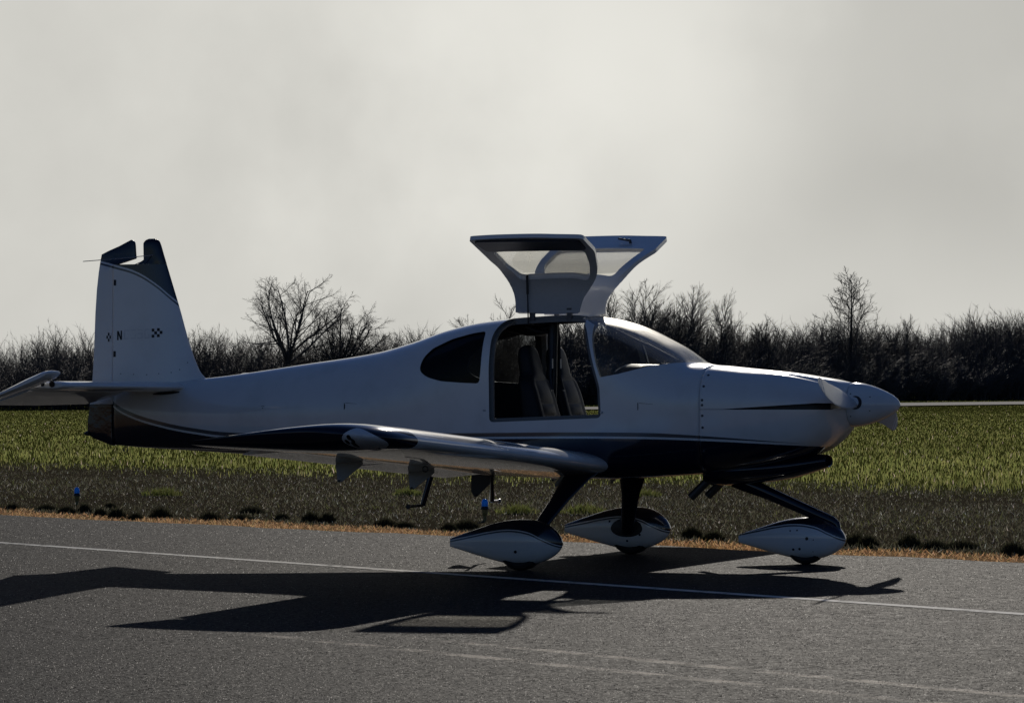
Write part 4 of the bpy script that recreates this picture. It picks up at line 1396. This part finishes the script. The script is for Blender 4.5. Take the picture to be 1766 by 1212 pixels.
# ------------------------------------------------------------------ small vegetation
def leaf_mat(name, trans=0.45, rough=0.5, spec=0.3):
    m, t = mat(name)
    at = t.n('ShaderNodeAttribute', attribute_name='tint')
    p = t.n('ShaderNodeBsdfPrincipled', inp={'Base Color': at.outputs['Color'], 'Roughness': rough, 'Specular IOR Level': spec})
    tl = t.n('ShaderNodeBsdfTranslucent', inp={'Color': t.mix(1.0, (0, 0, 0), at.outputs['Color'])})
    mx = t.n('ShaderNodeMixShader', inp={0: trans, 1: p.outputs[0], 2: tl.outputs[0]})
    t.n('ShaderNodeOutputMaterial', inp={0: mx.outputs[0]})
    return m


def blades(px, py, pz, h, wd, lean, col, jitter=0.2, three=True):
    """curved grass blades as 5-point ribbons (or single spikes)"""
    n = len(px); a = RNG.uniform(0, 2 * math.pi, n); la = RNG.uniform(0, 2 * math.pi, n)
    cx, sx = np.cos(a) * wd * 0.5, np.sin(a) * wd * 0.5
    lx, ly = np.cos(la) * lean * h, np.sin(la) * lean * h
    P = np.stack([px, py, pz], 1)
    o = np.stack([cx, sx, np.zeros(n)], 1)
    tip = P + np.stack([lx, ly, h * np.sqrt(np.maximum(0.05, 1 - lean**2 * 0.6))], 1)
    c = col * RNG.uniform(1 - jitter, 1 + jitter, (n, 1)) * RNG.uniform(0.93, 1.07, (n, 3))
    if three:
        mid = P + np.stack([lx * 0.3, ly * 0.3, h * 0.55], 1)
        V = np.stack([P - o, P + o, mid + o * 0.8, mid - o * 0.8, tip], 1).reshape(-1, 3)
        b = np.arange(n)[:, None] * 5
        T = np.concatenate([b + [0, 1, 2], b + [0, 2, 3], b + [3, 2, 4]], 0)
        return V, T, np.repeat(c, 5, 0)
    V = np.stack([P - o, P + o, tip], 1).reshape(-1, 3)
    b = np.arange(n)[:, None] * 3
    return V, b + [0, 1, 2], np.repeat(c, 3, 0)


def join(parts):
    V, T, C, o = [], [], [], 0
    for v, t_, c_ in parts:
        V.append(v); T.append(t_ + o); C.append(c_); o += len(v)
    return np.concatenate(V), np.concatenate(T), np.concatenate(C)


def wob(x, y, f):
    return np.sin(x * f + 1.3) * np.cos(y * f * 0.8 + 0.4) + 0.6 * np.sin(x * f * 2.3 - y * f * 1.7) + 0.4 * np.sin(x * f * 5.1 + y * f * 4.3)


def wedge(n, d0, d1, power=1.6, half=0.21):
    u = RNG.uniform(0, 1, n); e = 1 - power + 1
    d = (d0**e + u * (d1**e - d0**e))**(1 / e)
    x = d * RNG.uniform(-half, half, n)
    return x, d


VERGE = 36.3
M_GRASS = leaf_mat('grass_blades', 0.75, 0.8, 0.0)
M_WEED = leaf_mat('weed_blades', 0.40, 0.8, 0.02)
M_STRAW = leaf_mat('straw_blades', 0.5, 0.8, 0.0)

# green field
x, y = wedge(160000, 44, 430, 2.1)
bt = across(x, y) - VERGE - 1.0 * wob(x, y, 0.35) - 1.2 * wob(x, y, 0.13)
tl_y = 348 + 1.17 * x
k = (bt > RNG.normal(0.2, 1.5, len(x))) & (y < tl_y - 3)
strip_off = (tl_y - y) * 0.65
k &= ~((strip_off > 25) & (strip_off < 45) & (x > -5))
x, y = x[k], y[k]
hh = np.interp(y, [44, 80, 160, 300], [0.085, 0.08, 0.065, 0.05]) * RNG.uniform(0.5, 1.35, len(x)) * (1 + 0.15 * wob(x, y, 0.5))
wd_ = 0.004 + y * 0.00010
pal = np.array([(0.30, 0.325, 0.10), (0.34, 0.35, 0.12), (0.26, 0.285, 0.085), (0.38, 0.37, 0.15), (0.85, 0.70, 0.56)])
ci = RNG.choice(5, len(x), p=[0.38, 0.3, 0.2, 0.105, 0.015])
patch = (1 + 0.16 * wob(x, y, 0.11))[:, None]
A = blades(x, y, land(x, y) - 0.035, hh, wd_, RNG.uniform(0.05, 0.7, len(x)), pal[ci] * patch)
tag(big_mesh('grass', *A[:2], M_GRASS, A[2]), 'bright green short grass of the airfield', 'grass', kind='stuff')

# rough dark verge
x, y = wedge(230000, 27, 95, 2.02, 0.26)
bt = across(x, y)
k = (bt > T_EDGE + 1.0 + 0.3 * wob(x, y, 0.9)) & (bt < VERGE + RNG.normal(0.2, 1.4, len(x)) + 1.0 * wob(x, y, 0.35) + 1.2 * wob(x, y, 0.13))
x, y = x[k], y[k]
pal = np.array([(0.172, 0.158, 0.100), (0.225, 0.208, 0.142), (0.145, 0.148, 0.082), (0.37, 0.345, 0.255), (0.22, 0.235, 0.080), (0.85, 0.81, 0.72)])  # the last, palest blade colour stands in for dew sparkle
gr = smooth(0.3, 1.3, wob(x + 7, y, 0.6))
ci = RNG.choice(6, len(x), p=[0.33, 0.26, 0.16, 0.15, 0.04, 0.06])
ci = np.where((RNG.uniform(0, 1, len(x)) < 0.16 * gr) & (ci < 3), 4, ci)
hh = RNG.uniform(0.018, 0.062, len(x)) * (1 + 0.3 * wob(x, y, 0.5)) * np.where(ci == 5, 0.75, 1.0)
A = blades(x, y, land(x, y) - 0.032, np.maximum(hh, 0.015), np.where(ci == 5, 0.010, 0.010), RNG.uniform(0.2, 1.2, len(x)), pal[ci], 0.3, three=False)
tag(big_mesh('weeds', *A[:2], M_WEED, A[2]), 'dark dry weeds of the verge with pale blades coloured as dew glints', 'weeds', kind='stuff')

# bleached orange edge along the asphalt
n = 60000
s = RNG.uniform(-60, 26, n); tq = T_EDGE + RNG.uniform(-0.12, 1.45, n)**1.0
x, y = from_ts(tq, s)
k = tq < T_EDGE + 1.1 + 0.35 * wob(x, y, 0.9)
x, y = x[k], y[k]
pal = np.array([(0.74, 0.46, 0.23), (0.82, 0.57, 0.32), (0.60, 0.35, 0.17), (0.16, 0.16, 0.06)])
ci = RNG.choice(4, len(x), p=[0.42, 0.3, 0.22, 0.06])
A = blades(x, y, land(x, y) - 0.03, RNG.uniform(0.02, 0.045, len(x)), np.full(len(x), 0.015), RNG.uniform(0.4, 1.3, len(x)), pal[ci], 0.2, three=False)
tag(big_mesh('dead_grass', *A[:2], M_STRAW, A[2]), 'orange dead grass bordering the asphalt', 'dead grass', kind='stuff')


def tuft(name, x, y, r, h, n, cols, label, group=None, lean=0.55, flat=0.0):
    q = RNG.uniform(0, 1, n)**0.6 * r; a = RNG.uniform(0, 2 * math.pi, n)
    px, py = q * np.cos(a) * 1.25, q * np.sin(a)
    hh = h * (1 - 0.62 * (q / r)**2) * RNG.uniform(0.75, 1.08, n)
    c_ = np.array(cols)[RNG.integers(0, len(cols), n)]
    v, t_, cc = blades(px, py, np.full(n, -0.03), hh, np.full(n, 0.009), RNG.uniform(0.1, lean, n), c_, 0.25)
    o = big_mesh(name, v, t_, M_WEED if group else M_GRASS, cc)
    o.location = (x, y, float(land(x, y)) - 0.005)
    return tag(o, label, 'weed clump' if group else 'grass tuft', group)


DARK = [(0.045, 0.046, 0.028), (0.060, 0.058, 0.034), (0.038, 0.040, 0.024), (0.085, 0.078, 0.048)]
NTH = ['first', 'second', 'third', 'fourth', 'fifth', 'sixth', 'seventh', 'eighth', 'ninth', 'tenth', 'eleventh', 'twelfth', 'thirteenth', 'fourteenth', 'fifteenth', 'sixteenth', 'seventeenth', 'eighteenth', 'nineteenth', 'twentieth', 'twenty-first', 'twenty-second', 'twenty-third', 'twenty-fourth', 'twenty-fifth', 'twenty-sixth', 'twenty-seventh']
for i_, (x, y) in enumerate(sorted(TUSSOCKS, key=lambda q_: q_[0] / q_[1])):
    tuft('weed_clump', x, y, random.uniform(0.06, 0.13), random.uniform(0.08, 0.17), 420, DARK, NTH[i_] + ' dark weed clump from the left along the orange taxiway edge', 'dark weed clumps along the taxiway edge')
LIGHT = [(0.15, 0.17, 0.05), (0.19, 0.20, 0.07), (0.11, 0.13, 0.035)]
for x, y, r, lab in ((-4.58, 48.7, 0.22, 'pale green grass tuft on the verge right of the left blue light'), (-1.37, 48.7, 0.16, 'pale green grass tuft on the verge below the wing, near the boarding step'),
                     (0.06, 41.5, 0.20, 'pale green grass tuft just right of the blue light under the wing'), (0.82, 41.4, 0.22, 'pale green grass tuft between the two main gear legs'),
                     (1.70, 48.1, 0.20, 'pale green grass tuft right of the far main gear leg')):
    tuft('grass_tuft', x, y, r, 0.15, 230, LIGHT, lab, None, 0.85)

# ------------------------------------------------------------------ taxiway lights
m, t = mat('blue_glass')
p = t.n('ShaderNodeBsdfPrincipled', inp={'Base Color': (0.02, 0.16, 0.55, 1), 'Roughness': 0.08, 'Transmission Weight': 0.25, 'IOR': 1.45})
tl = t.n('ShaderNodeBsdfTranslucent', inp={'Color': (0.05, 0.35, 0.85, 1)})
mx = t.n('ShaderNodeMixShader', inp={0: 0.45, 1: p.outputs[0], 2: tl.outputs[0]})
t.n('ShaderNodeOutputMaterial', inp={0: mx.outputs[0]})
M_BLUE = m
M_POST = plain('light_post', (0.16, 0.14, 0.05), 0.6)


def lathe(prof, n=20):
    rings = [np.array([(r * math.cos(a), r * math.sin(a), z) for a in np.linspace(0, 2 * math.pi, n, endpoint=False)]) for r, z in prof]
    return loft(rings)


for (x, y), s, lab in zip(LIGHTS, (1.0, 1.05), ('small blue-domed taxiway edge light on the verge below the tail', 'small blue-domed taxiway edge light seen under the near wing')):
    e = bpy.data.objects.new('taxiway_light', None); COL.objects.link(e)
    e.location = (x, y, float(land(x, y)) - 0.03); e.scale = (s, s, s)
    tag(e, lab, 'light', 'blue taxiway edge lights')
    build('post', *lathe([(0.018, 0), (0.018, 0.05), (0.022, 0.055), (0.030, 0.095), (0.032, 0.115)]), M_POST, e)
    build('lamp_base', *lathe([(0.040, 0.116), (0.045, 0.122), (0.043, 0.136), (0.034, 0.146), (0.030, 0.150)]), M_BLACK, e)
    d = build('lamp_dome', *lathe([(0.033, 0.147), (0.034, 0.162), (0.0335, 0.166), (0.031, 0.168), (0.0335, 0.170), (0.034, 0.190), (0.030, 0.207), (0.020, 0.219), (0.008, 0.224), (0.001, 0.225)]), M_BLUE, e)

# ------------------------------------------------------------------ bare trees and brush
M_BARK = plain('bark', (0.045, 0.040, 0.034), 0.7, scale=3.0, vary=0.25, spec=0.3)
M_TWIG = plain('twigs', (0.085, 0.078, 0.070), 0.6, scale=1.5, vary=0.3, spec=0.3)


class Wood:
    """collects tapered branch segments; one triangular prism (or spike) per segment"""
    def __init__(self, seed):
        self.r = random.Random(seed); self.seg = []; self.tip = []; self.mins = (0.04, 0.017, 0.010, 0.007, 0.0055)

    def limb(self, p, d, L, r0, level, plan):
        R = self.r; k, wig, trop, nch, ang, ratio, start = plan[level]
        P = Vector(p); D = Vector(d).normalized(); last = level == len(plan) - 1
        pts = [P.copy()]
        for i in range(k):
            D = (D + Vector((R.gauss(0, wig), R.gauss(0, wig), R.gauss(0, wig) + trop))).normalized()
            P = P + D * (L / k)
            pts.append(P.copy())
        for i in range(k):
            a, b = r0 * (1 - 0.72 * i / k), r0 * (1 - 0.72 * (i + 1) / k)
            if last and i == k - 1: self.tip.append((*pts[i], *pts[i + 1], a))
            else: self.seg.append((*pts[i], *pts[i + 1], a, b))
        if last: return
        n = max(1, int(round(nch * R.uniform(0.8, 1.2))))
        for j in range(n):
            u = start + (1 - start) * (j + R.random()) / n
            f = u * k; i = min(k - 1, int(f)); q = pts[i].lerp(pts[i + 1], f - i)
            ax = (pts[i + 1] - pts[i]).normalized()
            side = ax.orthogonal().normalized()
            side.rotate(Matrix.Rotation(R.uniform(0, 2 * math.pi), 3, ax))
            an = rad(ang) * R.uniform(0.65, 1.3)
            nd = ax * math.cos(an) + side * math.sin(an)
            self.limb(q, nd, L * ratio * R.uniform(0.65, 1.25) * (1.15 - 0.55 * u), max(self.mins[min(level, 4)], r0 * (1 - 0.72 * u) * 0.55), level + 1, plan)

    def mesh(self):
        out_v, out_t = [], []
        o = 0
        for arr, tipf in ((self.seg, False), (self.tip, True)):
            if len(arr) == 0: continue
            A = np.array(arr); a, b = A[:, :3], A[:, 3:6]
            d = b - a; d /= np.maximum(np.linalg.norm(d, axis=1, keepdims=True), 1e-9)
            ref = np.where(np.abs(d[:, 2:3]) > 0.9, [[1.0, 0, 0]], [[0, 0, 1.0]])
            u = np.cross(d, ref); u /= np.linalg.norm(u, axis=1, keepdims=True); v = np.cross(d, u)
            n = len(A); ring = []
            for j in range(3):
                an = 2 * math.pi * j / 3
                ring.append(math.cos(an) * u + math.sin(an) * v)
            lo = [a + q * A[:, 6:7] for q in ring]
            if tipf:
                V = np.stack(lo + [b], 1).reshape(-1, 3); s = np.arange(n)[:, None] * 4 + o
                T = np.concatenate([s + [0, 1, 3], s + [1, 2, 3], s + [2, 0, 3]])
            else:
                hi = [b + q * A[:, 7:8] for q in ring]
                V = np.stack(lo + hi, 1).reshape(-1, 3); s = np.arange(n)[:, None] * 6 + o
                T = np.concatenate([s + q for q in ([0, 1, 4], [0, 4, 3], [1, 2, 5], [1, 5, 4], [2, 0, 3], [2, 3, 5])])
            out_v.append(V); out_t.append(T); o += len(V)
        return np.concatenate(out_v), np.concatenate(out_t)


def line_y(px_ratio, off_=0.0):
    """distance of the wood's front along the ray x = ratio * y"""
    return (348 + off_) / (1 - 1.17 * px_ratio)


def bare_tree(px, top_px, style, seed, label, name='bare_tree', off_=2.0, trunk_h=None):
    ratio = (px - 883) / 6408; d = line_y(ratio, off_); x = ratio * d; z0 = float(land(x, d))
    H = 1.39 + (679 - top_px) * d / 6408 - z0
    root = bpy.data.objects.new(name, None); COL.objects.link(root); root.location = (x, d, z0 - 0.1)
    tag(root, label, 'tree')
    W = Wood(seed); Tk = Wood(seed + 1)
    if style == 'spread':
        th = H * 0.40
        for k_ in range(4):
            Tk.seg.append((0, 0, th * k_ / 4, 0.03 * k_, 0, th * (k_ + 1) / 4, 0.30 - 0.03 * k_, 0.27 - 0.03 * k_))
        plan = [(5, 0.09, 0.04, 9, 40, 0.50, 0.2), (4, 0.12, 0.04, 7, 40, 0.50, 0.12), (3, 0.15, 0.03, 5, 40, 0.52, 0.12), (2, 0.18, 0.03, 3, 38, 0.55, 0.1), (1, 0.2, 0.02, 0, 0, 0, 0)]
        for k_ in range(9):
            az = k_ * 2.4 + W.r.uniform(-0.3, 0.3); el = rad((34, 42, 50, 58, 66, 74, 80, 54, 44)[k_])
            L = H * (0.58 if el > 1.0 else 0.50)
            W.limb((0, 0, th * W.r.uniform(0.65, 1.0)), (math.cos(az) * math.cos(el), math.sin(az) * math.cos(el), math.sin(el)), L, 0.15, 0, plan)
    elif style == 'leader':
        n = 8
        for k_ in range(n):
            a, b = 0.26 * (1 - 0.88 * k_ / n), 0.26 * (1 - 0.88 * (k_ + 1) / n)
            Tk.seg.append((0.05 * math.sin(k_ * 1.3), 0, H * 0.92 * k_ / n, 0.05 * math.sin((k_ + 1) * 1.3), 0, H * 0.92 * (k_ + 1) / n, a, b))
        plan = [(4, 0.10, 0.05, 7, 38, 0.48, 0.15), (3, 0.14, 0.04, 5, 40, 0.52, 0.15), (2, 0.17, 0.03, 4, 40, 0.55, 0.1), (2, 0.2, 0.03, 0, 0, 0, 0)]
        for k_ in range(26):
            u = 0.30 + 0.66 * k_ / 26; az = k_ * 2.4
            el = rad(34 + 36 * u) + W.r.uniform(-0.12, 0.12); L = H * 0.40 * (1.06 - u)**0.33 * W.r.uniform(0.75, 1.1)
            W.limb((0, 0, H * 0.92 * u), (math.cos(az) * math.cos(el), math.sin(az) * math.cos(el), math.sin(el)), L, 0.075 * (1.1 - u), 0, plan)
    else:                                    # slender, upright, several stems
        plan = [(5, 0.06, 0.04, 16, 30, 0.46, 0.10), (4, 0.09, 0.05, 10, 30, 0.46, 0.12), (3, 0.11, 0.04, 7, 32, 0.5, 0.1), (1, 0.14, 0.03, 0, 0, 0, 0)]
        ns = {'poplar': 3, 'clump': 7}[style]
        for k_ in range(ns):
            az = k_ * 2.4; lean = (0.05 if style == 'poplar' else 0.20) * (0.4 + W.r.random())
            h_ = H * (0.98 if k_ == 0 else W.r.uniform(0.7, 0.95))
            Tk.seg.append((0.3 * math.cos(az), 0.3 * math.sin(az), 0, 0.3 * math.cos(az) + lean * h_ * 0.25 * math.cos(az), 0.3 * math.sin(az) + lean * h_ * 0.25 * math.sin(az), h_ * 0.25, 0.12, 0.09))
            q = Tk.seg[-1][3:6]
            W.limb(q, (lean * math.cos(az), lean * math.sin(az), 1), h_ * 0.76, 0.085, 0, plan)
    for nm, wd__, mt in (('trunk', Tk, M_BARK), ('crown', W, M_TWIG)):
        v, t_ = wd__.mesh()
        if nm == 'crown': v[:, 2] *= H / max(v[:, 2].max(), 1)
        o = big_mesh(nm, v, t_, mt); o.parent = root
    return root


for px, tp, st, sd, lab in TREES:
    bare_tree(px, tp, st, sd, lab)

# brush: a dense bare thicket along the whole edge of the wood, scattered from nine kinds of bush
bush_plan = [(3, 0.10, 0.03, 11, 30, 0.42, 0.1), (2, 0.10, 0.03, 8, 32, 0.5, 0.08), (1, 0.2, 0.03, 0, 0, 0, 0)]
kinds = []
for sd in range(9):
    W = Wood(200 + sd); W.mins = (0.0028, 0.0019, 0.0016, 0.001, 0.001)
    for k_ in range(13):
        az = k_ * 2.4; lean_ = W.r.uniform(0.05, 0.6)
        W.limb((0.14 * math.cos(az) * W.r.random(), 0.14 * math.sin(az) * W.r.random(), 0), (lean_ * math.cos(az), lean_ * math.sin(az), 1), 0.80 * W.r.uniform(0.6, 1.1), 0.0055, 0, bush_plan)
    v, t_ = W.mesh()
    v[:, 2] /= np.percentile(v[:, 2], 99.6)
    me = bpy.data.meshes.new('bush')
    o = big_mesh('bush', v, t_, M_TWIG)
    COL.objects.unlink(o)
    kinds.append(o)
rb = random.Random(5)
pts, rot, siz, knd = [], [], [], []
for row in range(-2, 7):
    xx = -66.0
    while xx < 92:
        px = 883 + 6408 * xx / (348 + 1.17 * xx)
        base = float(np.interp(px, [-600, 0, 60, 160, 330, 430, 520, 600, 700, 790, 900, 1040, 1100, 1200, 1300, 1400, 1480, 1560, 1660, 1766, 2300], [590, 590, 574, 580, 570, 584, 578, 580, 568, 570, 566, 535, 525, 545, 558, 562, 552, 566, 558, 545, 560]))
        y = 348 + 1.17 * xx + row * 2.4 + rb.uniform(-1.5, 1.5); x = xx + rb.uniform(-1, 1)
        z0 = float(land(x, y))
        H = (1.39 + (679 - base) * y / 6408 - z0) * rb.uniform(0.72, 1.08) * (0.50, 0.62, 0.80, 0.9, 0.97, 1.0, 1.0, 1.03, 1.03)[row + 2]
        sw = H * rb.uniform(0.8, 1.15) * (1.7 if row < 0 else 1.05)
        pts.append((x, y, z0 - 0.1)); rot.append((0, 0, rb.uniform(0, 6.28))); siz.append((sw, sw, H)); knd.append(rb.randrange(9))
        xx += rb.uniform(1.1, 1.8)
me = bpy.data.meshes.new('brush_thicket')
me.from_pydata(pts, [], [])
me.attributes.new('turn', 'FLOAT_VECTOR', 'POINT').data.foreach_set('vector', np.array(rot, np.float32).ravel())
me.attributes.new('size', 'FLOAT_VECTOR', 'POINT').data.foreach_set('vector', np.array(siz, np.float32).ravel())
me.attributes.new('kind', 'INT', 'POINT').data.foreach_set('value', np.array(knd, np.int32))
brush = link('brush_thicket', me)
ng = bpy.data.node_groups.new('scatter_bushes', 'GeometryNodeTree')
ng.interface.new_socket('Geometry', in_out='INPUT', socket_type='NodeSocketGeometry')
ng.interface.new_socket('Geometry', in_out='OUTPUT', socket_type='NodeSocketGeometry')
gi, go = ng.nodes.new('NodeGroupInput'), ng.nodes.new('NodeGroupOutput')
iop = ng.nodes.new('GeometryNodeInstanceOnPoints'); g2i = ng.nodes.new('GeometryNodeGeometryToInstance')
for o in kinds[::-1]:
    oi = ng.nodes.new('GeometryNodeObjectInfo'); oi.inputs['Object'].default_value = o
    ng.links.new(oi.outputs['Geometry'], g2i.inputs[0])
def named(n_, ty):
    q = ng.nodes.new('GeometryNodeInputNamedAttribute'); q.data_type = ty; q.inputs['Name'].default_value = n_
    return q.outputs['Attribute']
ng.links.new(gi.outputs[0], iop.inputs['Points'])
ng.links.new(g2i.outputs[0], iop.inputs['Instance'])
iop.inputs['Pick Instance'].default_value = True
ng.links.new(named('kind', 'INT'), iop.inputs['Instance Index'])
ng.links.new(named('turn', 'FLOAT_VECTOR'), iop.inputs['Rotation'])
ng.links.new(named('size', 'FLOAT_VECTOR'), iop.inputs['Scale'])
ng.links.new(iop.outputs[0], go.inputs[0])
brush.modifiers.new('scatter', 'NODES').node_group = ng
tag(brush, 'dense bare winter brush forming the dark edge of the wood', 'brush', kind='stuff')
